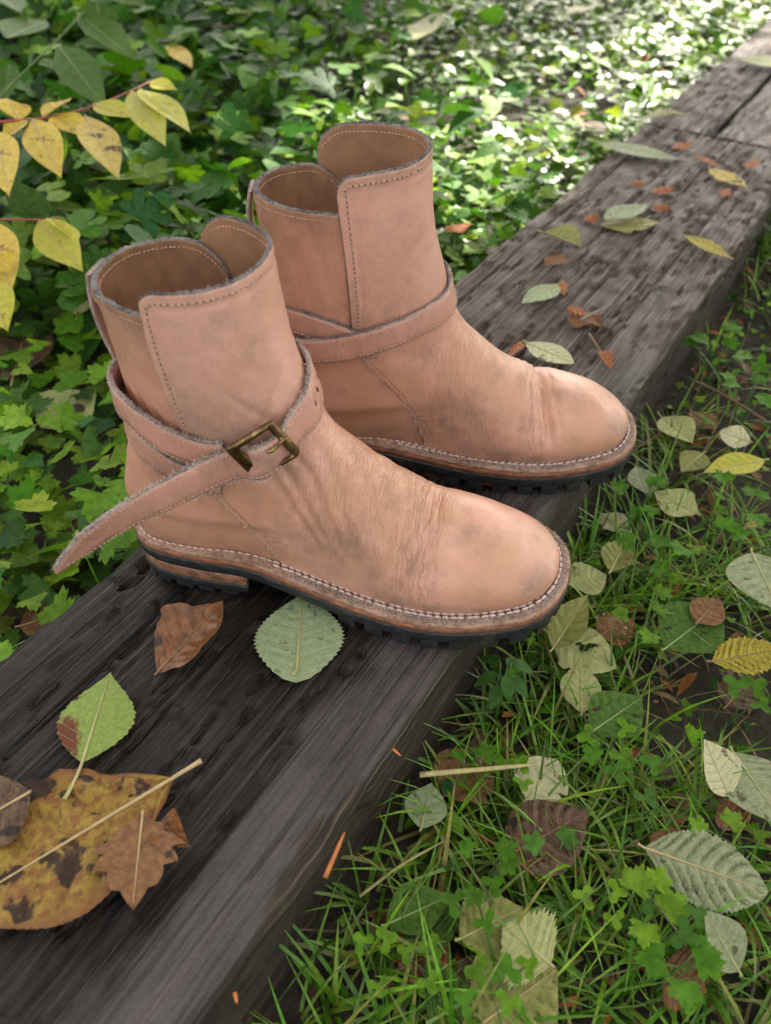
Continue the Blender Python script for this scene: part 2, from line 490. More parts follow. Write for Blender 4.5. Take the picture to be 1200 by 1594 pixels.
# ------------------------------------------------------------------ ground
GROUND = -.098
def ground_z(x, y):
    u, v = to_uv(x, y)
    bank = .10 * sstep(.4, 2.6, -v)                 # ground rises a little to the left and behind
    return GROUND + .022 * (fbm(np.asarray(x) * 4, np.asarray(y) * 4, 0, 31, 3) - .5) + bank * .6
def soil_material():
    t = NT('soil')
    o = t.coord()
    n = t.noise(o, 70, 6, 0.7)
    k = t.noise(o, 9, 4, 0.6)
    c = t.mix(t.ramp(n, 0.35, 0.68), (0.014, 0.010, 0.007), (0.060, 0.042, 0.030))
    c = t.mix(t.math('MULTIPLY', t.ramp(k, 0.45, 0.62), 0.4), c, (0.05, 0.055, 0.02))
    t.p(Base_Color=c, Roughness=0.9, Normal=t.bump(n, 0.012, 1.0))
    return t.m
M['soil'] = soil_material()
gx = np.concatenate([[-20, -12, -7, -4.5], np.linspace(-3, 3.4, 200), [4.5, 7, 12, 20]])
gy = np.concatenate([[-20, -10, -4, -1.5], np.linspace(-.5, 4.5, 170), [6, 9, 14, 20]])
GX, GY = np.meshgrid(gx, gy, indexing='ij')
GZ = ground_z(GX, GY)
GZ = GZ + .010 * (fbm(GX * 30, GY * 30, 0, 33, 3) - .5)
g_ = link('ground', mesh('ground', np.stack([GX, GY, GZ], -1).reshape(-1, 3), grid_faces(len(gx), len(gy)), M['soil']))
g_['kind'] = 'structure'
# ------------------------------------------------------------------ boots: one form, computed as a field
# local frame of the right boot: x from heel to toe, y towards the inner side, z up, metres
def catmull(P, n, closed=False):
    P = np.asarray(P, float)
    m = len(P)
    segs = m if closed else m - 1
    out = []
    for i in range(segs):
        if closed:
            p0, p1, p2, p3 = P[(i - 1) % m], P[i], P[(i + 1) % m], P[(i + 2) % m]
        else:
            p0, p1, p2, p3 = P[max(i - 1, 0)], P[i], P[i + 1], P[min(i + 2, m - 1)]
        t = np.linspace(0, 1, 24, endpoint=False)[:, None]
        out.append(0.5 * (2 * p1 + (p2 - p0) * t + (2 * p0 - 5 * p1 + 4 * p2 - p3) * t ** 2 + (3 * p1 - p0 - 3 * p2 + p3) * t ** 3))
    out.append(P[:1] if closed else P[-1:])
    C = np.concatenate(out)
    return resample(C, n)

def resample(C, n):
    s = np.concatenate([[0], np.cumsum(np.linalg.norm(np.diff(C, axis=0), axis=1))])
    q = np.linspace(0, s[-1], n)
    return np.stack([np.interp(q, s, C[:, k]) for k in range(C.shape[1])], -1)

LAT = [(0, 0), (.005, -.017), (.022, -.032), (.055, -.0375), (.10, -.0385), (.15, -.046), (.195, -.0555), (.228, -.0575), (.262, -.0525), (.290, -.0425), (.3065, -.023), (.312, .002)]
MED = [(0, 0), (.005, .017), (.022, .031), (.055, .0355), (.10, .0355), (.15, .041), (.195, .0505), (.228, .0535), (.262, .0505), (.290, .0435), (.3065, .026), (.312, .002)]
NS = 90
def outline_sides():
    full = catmull(LAT + MED[-2:0:-1], 721, closed=True)[:-1]
    k = int(np.argmax(full[:, 0]))
    lat = resample(full[:k + 1], NS + 1)
    med = resample(np.concatenate([full[k:], full[:1]])[::-1], NS + 1)
    return lat, med
OLAT, OMED = outline_sides()
def ring_of(lat, med):
    return np.concatenate([lat, med[-2:0:-1]])
ORING = ring_of(OLAT, OMED)
def ring_normals(r):
    t = np.roll(r, -1, 0) - np.roll(r, 1, 0)
    t /= np.linalg.norm(t, axis=1)[:, None]
    return np.stack([t[:, 1], -t[:, 0]], -1)     # outward
ORN = ring_normals(ORING)
def inset(d):
    """outline moved inwards by d (scalar or per point)"""
    return ORING - ORN * np.reshape(d, (-1, 1) if np.ndim(d) else (1, 1))

def sole_z(x):
    """underside of the black outsole, without lugs"""
    x = np.asarray(x, float)
    return .0088 + .0160 * (1 - sstep(.075, .175, x)) + .011 * np.clip((x - .225) / .087, 0, 1) ** 1.8
T_OUT, T_MID, T_WELT = .0098, .0048, .0032
def feather_z(x):
    return sole_z(x) + T_OUT + T_MID + T_WELT
def WELT_W(x):
    return HEEL_IN + (.0118 - HEEL_IN) * sstep(.02, .16, x)
DIMS = {
    'right': dict(heel=.0060, twist=-13,
        seam=[(.03, .1215), (.05, .1125), (.07, .101), (.085, .092), (.10, .082), (.12, .070), (.2, .05)],
        strap=[(-180, .152), (-140, .150), (-100, .141), (-60, .138), (-30, .146), (0, .160), (60, .166), (120, .160), (180, .152)],
        crest=[(-.02, .10), (.10, .135), (.125, .150), (.140, .142), (.155, .130), (.17, .116), (.19, .099), (.205, .088), (.218, .0800), (.235, .0755), (.25, .0715), (.27, .0640), (.29, .056), (.33, .050)],
        back=[(.0, .012), (.05, .014), (.08, .0155), (.11, .020), (.14, .024), (.17, .0255), (.20, .0255), (.24, .024), (.29, .022)],
        front=[(.0, .115), (.10, .132), (.14, .1335), (.16, .131), (.18, .127), (.20, .124), (.225, .120), (.25, .117), (.29, .116)],
        width=[(.0, .032), (.08, .033), (.11, .0345), (.14, .0365), (.17, .0395), (.20, .0415), (.25, .0435), (.29, .045)]),
    'left': dict(heel=.0060, twist=0,
        seam=[(.04, .134), (.052, .131), (.086, .113), (.105, .099), (.122, .085), (.14, .070), (.2, .05)],
        strap=[(-180, .145), (-60, .160), (10, .152), (48, .144), (90, .137), (137, .135), (180, .145)],
        crest=[(-.02, .10), (.10, .135), (.125, .155), (.140, .150), (.155, .135), (.17, .118), (.19, .099), (.205, .0875), (.218, .0800), (.235, .0750), (.25, .0720), (.27, .0670), (.29, .060), (.33, .054)],
        back=[(.0, .004), (.05, .006), (.08, .008), (.11, .013), (.14, .0165), (.17, .0185), (.20, .0195), (.24, .0185), (.29, .017)],
        front=[(.0, .115), (.10, .135), (.14, .142), (.17, .139), (.20, .135), (.25, .129), (.29, .127)],
        width=[(.0, .032), (.08, .033), (.11, .0345), (.14, .0365), (.17, .0395), (.20, .0415), (.25, .0435), (.29, .045)]),
}
def shaft_twist(z):
    return TWIST * sstep(.10, .22, z)
def strap_low(t):
    t = (np.asarray(t) + math.pi) % (2 * math.pi) - math.pi
    return np.interp(t, np.radians(STRAP_Z[:, 0]), STRAP_Z[:, 1])
def use_dims(side):
    global CREST, SH_BACK, SH_FRONT, SH_W, HEEL_IN, TWIST, SEAM, STRAP_Z
    d = DIMS[side]
    TWIST, SEAM, STRAP_Z = R(d['twist']), np.array(d['seam']), np.array(d['strap'])
    CREST, SH_BACK, SH_FRONT, SH_W, HEEL_IN = np.array(d['crest']), np.array(d['back']), np.array(d['front']), np.array(d['width']), d['heel']
def shaft_dims(z):
    a = np.interp(z, SH_BACK[:, 0], SH_BACK[:, 1])
    b = np.interp(z, SH_FRONT[:, 0], SH_FRONT[:, 1])
    return (a + b) / 2, (b - a) / 2, np.interp(z, SH_W[:, 0], SH_W[:, 1])

class Field:
    pass
def build_field(h=.0017):
    F = Field()
    F.h = h
    F.o = np.array([-.012, -.068, .008])
    nx, ny, nz = int(.33 / h), int(.136 / h), int(.29 / h)
    xs, ys, zs = F.o[0] + h * np.arange(nx), F.o[1] + h * np.arange(ny), F.o[2] + h * np.arange(nz)
    fe = inset(WELT_W(ORING[:, 0]))
    A, B = fe, np.roll(fe, -1, 0)
    X2, Y2 = np.meshgrid(xs, ys, indexing='ij')
    P = np.stack([X2.ravel(), Y2.ravel()], -1)
    best = np.full(len(P), 9.0)
    inside = np.zeros(len(P), bool)
    for a, b in zip(A, B):
        ab = b - a
        t = np.clip(((P - a) @ ab) / (ab @ ab), 0, 1)
        best = np.minimum(best, np.linalg.norm(P - a - t[:, None] * ab, axis=1))
        c = (a[1] > P[:, 1]) != (b[1] > P[:, 1])
        with np.errstate(divide='ignore', invalid='ignore'):
            inside ^= c & (P[:, 0] < (b[0] - a[0]) * (P[:, 1] - a[1]) / (b[1] - a[1] + 1e-12) + a[0])
    d = np.where(inside, best, -best).reshape(nx, ny)
    wid = np.interp(xs, OLAT[:, 0], -OLAT[:, 1]) / 2 + np.interp(xs, OMED[:, 0], OMED[:, 1]) / 2 - WELT_W(xs)
    Rr = np.clip(np.minimum(wid * 0.97, .043), .022, 1)
    Rr = np.where(xs > .22, np.minimum(.0435, np.maximum(Rr, .0405)), Rr)
    zf, cr = feather_z(xs), None
    k = catmull(CREST, 600)
    cr = np.interp(xs, k[:, 0], k[:, 1])
    q = np.clip((zs[None, :] - zf[:, None]) / (cr - zf)[:, None], 0, None)      # (nx,nz)
    bulge = .0035 * np.sin(np.pi * np.clip(q * 1.2, 0, 1))
    p = 2.35
    t = np.clip(1 - (d[:, :, None] + bulge[:, None, :]) / Rr[:, None, None], 0, None)
    ff = ((t ** p + q[:, None, :] ** p) ** (1 / p) - 1) * Rr[:, None, None]
    cx, a, b = shaft_dims(zs)
    tw = shaft_twist(zs)
    dx, dy = xs[:, None, None] - cx, ys[None, :, None]
    xr, yr = dx * np.cos(tw) + dy * np.sin(tw), dy * np.cos(tw) - dx * np.sin(tw)
    e = ((np.abs(xr) / a) ** 2.25 + (np.abs(yr) / b) ** 2.25) ** (1 / 2.25) - 1
    fs = e * b + np.clip(.075 - zs, 0, 1)[None, None, :] * 1.2
    kk = .016
    hh = np.clip(.5 + .5 * (fs - ff) / kk, 0, 1)
    f = fs * (1 - hh) + ff * hh - kk * hh * (1 - hh)
    for _ in range(2):
        for ax in range(3):
            g = f.copy()
            sl = [slice(None)] * 3
            sl[ax] = slice(1, -1)
            up = [slice(None)] * 3; up[ax] = slice(2, None)
            dn = [slice(None)] * 3; dn[ax] = slice(0, -2)
            g[tuple(sl)] = (f[tuple(up)] + 2 * f[tuple(sl)] + f[tuple(dn)]) / 4
            f = g
    F.f = f
    F.n = np.array(f.shape)
    return F

def fsample(P):
    P = np.asarray(P, float)
    q = (P - FLD.o) / FLD.h
    q = np.clip(q, 0, FLD.n - 1.001)
    i = q.astype(int)
    t = q - i
    r = 0
    for a in (0, 1):
        for b in (0, 1):
            for c in (0, 1):
                w = (t[..., 0] if a else 1 - t[..., 0]) * (t[..., 1] if b else 1 - t[..., 1]) * (t[..., 2] if c else 1 - t[..., 2])
                r = r + w * FLD.f[i[..., 0] + a, i[..., 1] + b, i[..., 2] + c]
    return r
def fnormal(P, e=.002):
    P = np.asarray(P, float)
    g = np.stack([fsample(P + np.eye(3)[k] * e) - fsample(P - np.eye(3)[k] * e) for k in range(3)], -1)
    return g / np.maximum(np.linalg.norm(g, axis=-1, keepdims=True), 1e-9)
def cross_from(O, D, rmax=.15, n=260):
    """first crossing inside -> outside along rays O + r D"""
    r = np.linspace(.002, rmax, n)
    v = fsample(O[..., None, :] + D[..., None, :] * r[:, None])
    out = v > 0
    k = np.argmax(out, axis=-1)
    k = np.maximum(k, 1)
    v0 = np.take_along_axis(v, (k - 1)[..., None], -1)[..., 0]
    v1 = np.take_along_axis(v, k[..., None], -1)[..., 0]
    return r[k - 1] + (r[k] - r[k - 1]) * (-v0) / (v1 - v0 + 1e-12)
def surf(th, z, off=0.0):
    """point of the shaft at angle th (0 front, -pi/2 outer side) and height z, moved out by off"""
    th, z = np.broadcast_arrays(np.asarray(th, float), np.asarray(z, float))
    cx, _, _ = shaft_dims(z)
    O = np.stack([cx, np.zeros_like(cx), z], -1)
    tw = shaft_twist(z)
    D = np.stack([np.cos(th + tw), np.sin(th + tw), np.zeros_like(th)], -1)
    r = cross_from(O, D)
    P = O + D * r[..., None]
    N = fnormal(P, .004)
    N[..., 2] *= .35
    N /= np.linalg.norm(N, axis=-1, keepdims=True)
    return P + N * np.reshape(off, np.shape(off) + (1,)) if np.ndim(off) else P + N * off, N
def side_point(x, z, side, off=0.0):
    """point of the upper on one side (side = -1 outer, +1 inner) at given x and z"""
    x, z = np.broadcast_arrays(np.asarray(x, float), np.asarray(z, float))
    O = np.stack([x, np.zeros_like(x), z], -1)
    D = np.zeros_like(O)
    D[..., 1] = side
    r = cross_from(O, D, .075)
    P = O + D * r[..., None]
    N = fnormal(P)
    return P + N * off, N

def surface_nets(F):
    f, n = F.f, F.n
    s = f < 0
    def cellview(a, dx, dy, dz):
        return a[dx:n[0] - 1 + dx, dy:n[1] - 1 + dy, dz:n[2] - 1 + dz]
    cnt = sum(cellview(s, a, b, c).astype(np.int8) for a in (0, 1) for b in (0, 1) for c in (0, 1))
    act = (cnt > 0) & (cnt < 8)
    idx = np.full(act.shape, -1, np.int64)
    I = np.argwhere(act)
    idx[act] = np.arange(len(I))
    corners = [(a, b, c) for a in (0, 1) for b in (0, 1) for c in (0, 1)]
    val = {c: f[I[:, 0] + c[0], I[:, 1] + c[1], I[:, 2] + c[2]] for c in corners}
    acc = np.zeros((len(I), 3))
    num = np.zeros(len(I))
    for c in corners:
        for ax in range(3):
            if c[ax] == 0:
                d = list(c); d[ax] = 1; d = tuple(d)
                a, b = val[c], val[d]
                m = (a < 0) != (b < 0)
                t = np.where(m, a / np.where(m, a - b, 1), 0)
                p = np.tile(np.array(c, float), (len(I), 1))
                p[:, ax] += t
                acc += np.where(m[:, None], p, 0)
                num += m
    V = F.o + F.h * (I + acc / num[:, None])
    faces = []
    for ax in range(3):
        u, v = (ax + 1) % 3, (ax + 2) % 3
        lo = [slice(1, -1)] * 3; lo[ax] = slice(0, -1)
        hi = [slice(1, -1)] * 3; hi[ax] = slice(1, None)
        E = np.argwhere(s[tuple(lo)] != s[tuple(hi)])
        base = E + 1
        base[:, ax] -= 1
        sg = s[tuple(base.T)]
        q = []
        for du, dv in ((-1, -1), (0, -1), (0, 0), (-1, 0)):
            b = base.copy()
            b[:, u] += du
            b[:, v] += dv
            b = np.clip(b, 0, np.array(idx.shape) - 1)
            q.append(idx[tuple(b.T)])
        q = np.stack(q, -1)
        q[~sg] = q[~sg][:, ::-1]
        faces.append(q)
    Q = np.concatenate(faces)
    Q = Q[(Q >= 0).all(1)]
    return V, Q

def clip_tris(V, T, g):
    """keep the part with g > 0; returns new V, T and the cut edges"""
    pos = g > 0
    k = pos[T].sum(1)
    keep = [T[k == 3]]
    cache = {}
    Vn = list(V)
    def cut(a, b):
        key = (a, b) if a < b else (b, a)
        if key not in cache:
            t = g[a] / (g[a] - g[b])
            cache[key] = len(Vn)
            Vn.append(V[a] + t * (V[b] - V[a]))
        return cache[key]
    new, edges = [], []
    for tri in T[(k == 1) | (k == 2)]:
        for r in range(3):
            a, b, c = tri[r], tri[(r + 1) % 3], tri[(r + 2) % 3]
            if pos[a] and not pos[b] and not pos[c]:
                ab, ac = cut(a, b), cut(a, c)
                new.append((a, ab, ac)); edges.append((ab, ac)); break
            if not pos[a] and pos[b] and pos[c]:
                ab, ac = cut(a, b), cut(a, c)
                new += [(ab, b, c), (ab, c, ac)]; edges.append((ac, ab)); break
    T2 = np.concatenate(keep + ([np.array(new)] if new else []))
    Vn = np.array(Vn)
    used = np.unique(T2)
    mp = np.full(len(Vn), -1)
    mp[used] = np.arange(len(used))
    return Vn[used], mp[T2], (mp[np.array(edges)] if edges else np.zeros((0, 2), int))

def use_boot(side):
    """switch the form to one of the two boots: each is worn into its own shape"""
    global FLD, _V, _T
    use_dims(side)
    FLD = build_field()
    _V, q = surface_nets(FLD)
    _T = np.concatenate([q[:, [0, 1, 2]], q[:, [0, 2, 3]]])
# seam between vamp and quarter: x of the seam as a function of height
def seam_x(z):
    return np.interp(z, SEAM[:, 0], SEAM[:, 1])

def merge(parts):
    """list of (V, F list/array, mi) -> one V, F, mi"""
    Vs, Fs, Ms, o = [], [], [], 0
    for V, F, mi in parts:
        V = np.asarray(V)
        Vs.append(V)
        for f in F:
            Fs.append([int(i) + o for i in f])
        Ms += list(mi) if np.ndim(mi) else [mi] * len(F)
        o += len(V)
    return np.concatenate(Vs), Fs, Ms

def slab(ring_b, ring_t, zb, zt, bulge=.0, rnd=None, caps=True):
    """closed layer between two rings (index i pairs with N-i across the foot)"""
    n = len(ring_b)
    c = ring_b.mean(0)
    mid = (ring_b + ring_t) / 2
    nn = ring_normals(mid)
    rows = []
    for t, bl in ((0, 0), (.12, .8), (.5, 1), (.88, .8), (1, 0)):
        rp = ring_b * (1 - t) + ring_t * t + nn * bulge * bl
        if rnd is not None and 0 < t < 1:
            rp = rp + nn * (rnd * (RNG.random(n) - .5))[:, None]
        rows.append(np.column_stack([rp, zb * (1 - t) + zt * t]))
    V = np.concatenate(rows)
    F = []
    for k in range(4):
        for i in range(n):
            j = (i + 1) % n
            F.append((k * n + i, k * n + j, (k + 1) * n + j, (k + 1) * n + i))
    if caps:
        for base, flip in ((0, True), (4 * n, False)):
            for i in range(0, n // 2):
                a, b, c2, d = i, i + 1, (n - i - 1) % n, (n - i) % n
                f = [a, b, c2, d] if i not in (0, n // 2 - 1) else ([a, b, c2] if i == 0 else [a, b, d])
                f = list(dict.fromkeys(f))
                f = [base + q for q in f]
                F.append(f[::-1] if flip else f)
    return V, F

def mirror(V, F):
    V = np.array(V, float)
    V[:, 1] *= -1
    return V, ([list(f)[::-1] for f in F] if not isinstance(F, np.ndarray) else F[:, ::-1])

def capsules(P, D, N, length, rad, seg=6):
    """short threads: centre P, direction D, lifted along N"""
    P, D, N = [np.asarray(a, float) for a in (P, D, N)]
    D = D / np.linalg.norm(D, axis=1)[:, None]
    B = np.cross(D, N)
    B /= np.linalg.norm(B, axis=1)[:, None]
    N2 = np.cross(B, D)
    st = [(-.5, .25), (-.3, .85), (0, 1), (.3, .85), (.5, .25)]
    rows = []
    for t, rr in st:
        for k in range(seg):
            a = 2 * math.pi * k / seg
            rows.append(P + D * (length * t) + (B * math.cos(a) * 1.15 + N2 * math.sin(a)) * (rad * rr) + N * rad * .3 * (1 - 2 * abs(t)))
    rows = np.stack(rows, 1)        # (n, 5*seg, 3)
    n = len(P)
    f = []
    for k in range(4):
        for j in range(seg):
            j2 = (j + 1) % seg
            f.append((k * seg + j, k * seg + j2, (k + 1) * seg + j2, (k + 1) * seg + j))
    f = np.array(f)
    return rows.reshape(-1, 3), (f[None] + (np.arange(n) * 5 * seg)[:, None, None]).reshape(-1, 4)

def thread_line(P, N, pitch, length, rad, phase=.5):
    """thread stitches along a polyline P with normals N"""
    s = np.concatenate([[0], np.cumsum(np.linalg.norm(np.diff(P, axis=0), axis=1))])
    q = np.arange(pitch * phase, s[-1], pitch)
    q = q + np.random.default_rng(len(q)).normal(0, pitch * .08, len(q))
    C = np.stack([np.interp(q, s, P[:, k]) for k in range(3)], -1)
    C2 = np.stack([np.interp(q + 1e-3, s, P[:, k]) for k in range(3)], -1)
    C1 = np.stack([np.interp(q - 1e-3, s, P[:, k]) for k in range(3)], -1)
    Nn = np.stack([np.interp(q, s, N[:, k]) for k in range(3)], -1)
    Nn /= np.linalg.norm(Nn, axis=1)[:, None]
    return capsules(C + Nn * rad * .25, C2 - C1, Nn, length, rad)

def hairs(P, N, n, lmin, lmax, w=.00016, spread=.8, tang=None):
    """frayed fibres: bent two-segment strips around a polyline"""
    P, N = np.asarray(P), np.asarray(N)
    i = RNG.integers(0, len(P) - 1, n)
    t = RNG.random(n)[:, None]
    C = P[i] * (1 - t) + P[i + 1] * t + RNG.normal(0, .0005, (n, 3))
    D = N[i] + RNG.normal(0, spread, (n, 3))
    D /= np.linalg.norm(D, axis=1)[:, None]
    L = (lmin + (lmax - lmin) * RNG.random(n) ** 2.2)[:, None]
    S = np.cross(D, RNG.normal(0, 1, (n, 3)))
    S /= np.linalg.norm(S, axis=1)[:, None]
    m = C + D * L * .5 + RNG.normal(0, 1, (n, 3)) * L * .12
    e = m + (D + RNG.normal(0, .45, (n, 3))) * L * .5
    w = w * (0.6 + RNG.random((n, 1)))
    V = np.stack([C - S * w, C + S * w, m - S * w * .8, m + S * w * .8, e], 1).reshape(-1, 3)
    b = (np.arange(n) * 5)[:, None]
    T = np.concatenate([b + np.array([[0, 1, 3]]), b + np.array([[0, 3, 2]]), b + np.array([[2, 3, 4]])])
    return V, T

def shell(Pout, Pin, bulge=.0007, wob=.0003):
    """thick sheet from two grids (n,m,3); material 0 outside, 1 inside, 2 cut edge"""
    n, m = Pout.shape[:2]
    V = [Pout.reshape(-1, 3), Pin.reshape(-1, 3)]
    f0 = grid_faces(n, m)
    F = [f0, f0[:, ::-1] + n * m]
    mi = [np.zeros(len(f0)), np.ones(len(f0))]
    loop = [(i, 0) for i in range(n)] + [(n - 1, j) for j in range(1, m)] + [(i, m - 1) for i in range(n - 2, -1, -1)] + [(0, j) for j in range(m - 2, 0, -1)]
    li = np.array([i * m + j for i, j in loop])
    ctr = (Pout + Pin) / 2
    inner = []
    for i, j in loop:
        ii, jj = min(max(i, 1), n - 2), min(max(j, 1), m - 2)
        inner.append(ctr[ii, jj])
    e = ctr.reshape(-1, 3)[li]
    d = e - np.array(inner)
    d /= np.maximum(np.linalg.norm(d, axis=1), 1e-9)[:, None]
    N = (Pout - Pin).reshape(-1, 3)[li]
    rows = [li]
    o = 2 * n * m
    for t, bl in ((.82, .75), (.5, 1.0), (.18, .75)):
        V.append(Pin.reshape(-1, 3)[li] + N * t + d * (bulge * bl + wob * RNG.normal(0, 1, (len(li), 1))))
        rows.append(np.arange(len(li)) + o)
        o += len(li)
    rows.append(li + n * m)
    L = len(li)
    for a, b in zip(rows[:-1], rows[1:]):
        q = np.arange(L)
        q2 = (q + 1) % L
        F.append(np.stack([a[q2], a[q], b[q], b[q2]], -1))
        mi.append(np.full(L, 2))
    return np.concatenate(V), np.concatenate(F), np.concatenate(mi)

def ribbon(C, U, N, w, th):
    """leather strap: centres C, width direction U, outward N; material 0 face, 1 cut edge; returns V, F, mi"""
    C, U, N = [np.asarray(a, float) for a in (C, U, N)]
    n = len(C)
    w = np.broadcast_to(w, (n,))[:, None]
    prof = [(-.5, .5, 1), (-.46, .93, 0), (-.22, 1.0, 0), (0, 1.0, 0), (.22, 1.0, 0), (.46, .93, 0), (.5, .5, 1), (.46, .05, 1), (0, 0, 0), (-.46, .05, 0)]
    rows = np.stack([C + U * w * a + N * th * b for a, b, _ in prof], 1)
    wob = RNG.normal(0, .00022, (n, 1, 1))
    rows[:, [0, 6], :] += U[:, None, :] * wob
    k = len(prof)
    F = grid_faces(n, k, wrap_j=True)
    edge = np.array([1, 0, 0, 0, 0, 1, 1, 0, 0, 1])       # face between profile j and j+1
    mi = np.tile(edge, n - 1)
    F = F[:, ::-1]
    caps = [list(range(k)), [(n - 1) * k + j for j in range(k)][::-1]]
    return rows.reshape(-1, 3), [list(f) for f in F] + caps, list(mi) + [1, 1]

def build_boot(root, side):
    """side = 'right' (buckle on the near, outer side) or 'left' (near side is the inner side, built mirrored)"""
    left = side == 'left'
    use_boot(side)
    def put(name, V, F, mats, mi=None, parent=None, smooth=True, attrs=None, kind=None):
        if left:
            V, F = mirror(V, F)
        o = link(name, mesh(name, V, F, mats, mi, smooth, attrs), parent or root)
        if kind: o['kind'] = kind
        return o
    ox = ORING[:, 0]
    # ---------------- sole
    sz = sole_z(ox)
    V, F = slab(inset(.0012), inset(0), sz, sz + T_OUT, .0006, .0005)
    outsole = put('outsole', V, F, M['rubber'])
    V, F = slab(inset(.0012), inset(.0010), sz + T_OUT, sz + T_OUT + T_MID, .0008, .0004)
    put('midsole', V, F, M['midsole'])
    wz = sz + T_OUT + T_MID
    V, F = slab(inset(.0012), inset(.0016), wz, wz + T_WELT, .0006, .0008)
    put('welt', V, F, M['welt'])
    # lugs along the forefoot edge
    s = np.concatenate([[0], np.cumsum(np.linalg.norm(np.diff(np.concatenate([ORING, ORING[:1]]), axis=0), axis=1))])
    tot = s[-1]
    ring_c = np.concatenate([ORING, ORING[:1]])
    nrm_c = np.concatenate([ORN, ORN[:1]])
    def rp(q):
        q = q % tot
        return np.array([np.interp(q, s, ring_c[:, k]) for k in range(2)]), np.array([np.interp(q, s, nrm_c[:, k]) for k in range(2)])
    def lug_mesh(q0, q1, ztop, depth, ins, tp=.0012):
        a0, n0 = rp(q0); a1, n1 = rp(q1)
        am, nm_ = rp((q0 + q1) / 2)
        pts = [a0 - n0 * .0006, am - nm_ * .0004, a1 - n1 * .0006, a1 - n1 * ins, am - nm_ * ins, a0 - n0 * ins]
        V = []
        cpt = np.mean(pts, 0)
        for lev, sh in ((0, 0), (.75, .35), (1.0, 1.0)):
            for p_ in pts:
                dvec = cpt - p_
                dvec = dvec / np.linalg.norm(dvec)
                pp = p_ + dvec * tp * sh
                V.append((pp[0], pp[1], ztop(p_[0]) - depth * lev + (.0012 if lev == 0 else 0)))
        F = []
        for k in range(2):
            for i in range(6):
                j = (i + 1) % 6
                F.append((k * 6 + i, (k + 1) * 6 + i, (k + 1) * 6 + j, k * 6 + j))
        F += [(12, 17, 16, 15, 14, 13), (0, 1, 2, 3, 4, 5)]
        return np.array(V), F
    q = 0.0
    while q < tot:
        w = .0115 + .0025 * RNG.random()
        x0 = rp(q + w / 2)[0][0]
        if x0 > .150:
            V, F = lug_mesh(q, q + w, sole_z, .0086, .015 + .004 * RNG.random())
            put('lug', V, F, M['rubber'], parent=outsole, smooth=False)
        q += w + .0074
    # centre lugs
    for cxk in np.arange(.175, .285, .021):
        hw = np.interp(cxk, OLAT[:, 0], -OLAT[:, 1]) - .026
        for yy in (-.5, .5):
            V = []
            for zz, sh in ((.001, 0), (-.0084, .0012)):
                for dx, dy in ((-1, -1), (1, -1), (1, 1), (-1, 1)):
                    px = cxk + dx * (.0065 - sh)
                    V.append((px, yy * hw + dy * (hw * .42 - sh), sole_z(px) + zz))
            put('lug', V, [(0, 3, 2, 1), (4, 5, 6, 7)][::-1] + [(i, (i + 1) % 4, 4 + (i + 1) % 4, 4 + i)[::-1] for i in range(4)], M['rubber'], parent=outsole, smooth=False)
    # heel: leather wedge and rubber top piece
    XB = .091
    def heel_ring(d, xb):
        ring = inset(d)
        latp = ring[:NS + 1]; medp = np.concatenate([ring[:1], ring[NS:][::-1][:NS]])
        def cutx(c):
            k = int(np.argmax(c[:, 0] > xb))
            t = (xb - c[k - 1, 0]) / (c[k, 0] - c[k - 1, 0])
            return resample(np.concatenate([c[:k], [c[k - 1] + t * (c[k] - c[k - 1])]]), 30)
        a, b = cutx(latp), cutx(medp)
        front = np.array([a[-1] * (1 - u) + b[-1] * u - np.array([.004 * math.sin(math.pi * u), 0]) for u in np.linspace(0, 1, 8)[1:-1]])
        return np.concatenate([a, front, b[:0:-1]])
    hr = heel_ring(.0012, XB)
    n = len(hr)
    zt = sole_z(hr[:, 0]) + .0003
    zt[:] = np.minimum(zt, .0243)
    def heel_block(d0, d1, z0, z1, name, mat, bl, parent=None):
        r0, r1 = heel_ring(d0, XB - .0005), heel_ring(d1, XB + .001)
        m_ = len(r0)
        V, F = slab(r0, r1, np.full(m_, z0), np.full(m_, z1), bl, .0004, caps=False)
        V = np.concatenate([V, [[.045, 0, z0], [.045, 0, z1]]])
        b = len(V) - 2
        F += [((i + 1) % m_, i, b) for i in range(m_)] + [(4 * m_ + i, 4 * m_ + (i + 1) % m_, b + 1) for i in range(m_)]
        return put(name, V, F, mat, parent=parent)
    heel_block(.0022, .0014, .0135, .0243, 'heel_stack', M['stack'], .0006)
    heel = heel_block(.0018, .0016, .0062, .0136, 'heel_top_piece', M['rubber'], .0006)
    q = 0.0
    while q < tot:
        w = .0125 + .002 * RNG.random()
        a0, a1 = rp(q)[0][0], rp(q + w)[0][0]
        if max(a0, a1) < XB - .001:
            V, F = lug_mesh(q, q + w, lambda x: .0066, .0064, .020)
            V[:, :2] -= 0
            cc = np.array([.045, 0])
            V[:, :2] = cc + (V[:, :2] - cc) * .955
            put('lug', V, F, M['rubber'], parent=heel, smooth=False)
        q += w + .0048
    # welt stitching: two pale rows in front, one row at the heel
    zt_w = wz + T_WELT + .0002
    up = np.tile([0., 0., 1.], (len(ORING) + 1, 1))
    parts = []
    def row(d, cond, pitch, ln, rad):
        r = inset(d * np.ones(len(ORING)) if np.ndim(d) == 0 else d)
        P = np.column_stack([r, zt_w])
        P = np.concatenate([P, P[:1]])
        Vv, Ff = thread_line(P, up, pitch, ln, rad)
        k = Vv.reshape(-1, 30, 3)
        keep = cond(k.mean(1)[:, 0])
        f = Ff.reshape(-1, 24, 4)[keep]
        return Vv, f.reshape(-1, 4)
    ww = WELT_W(ox)
    Va, Fa = row(ww - .0016, lambda x: x > .112, .0052, .0049, .00105)
    Vb, Fb = row(ww - .0044, lambda x: x > .112, .0052, .0049, .00105)
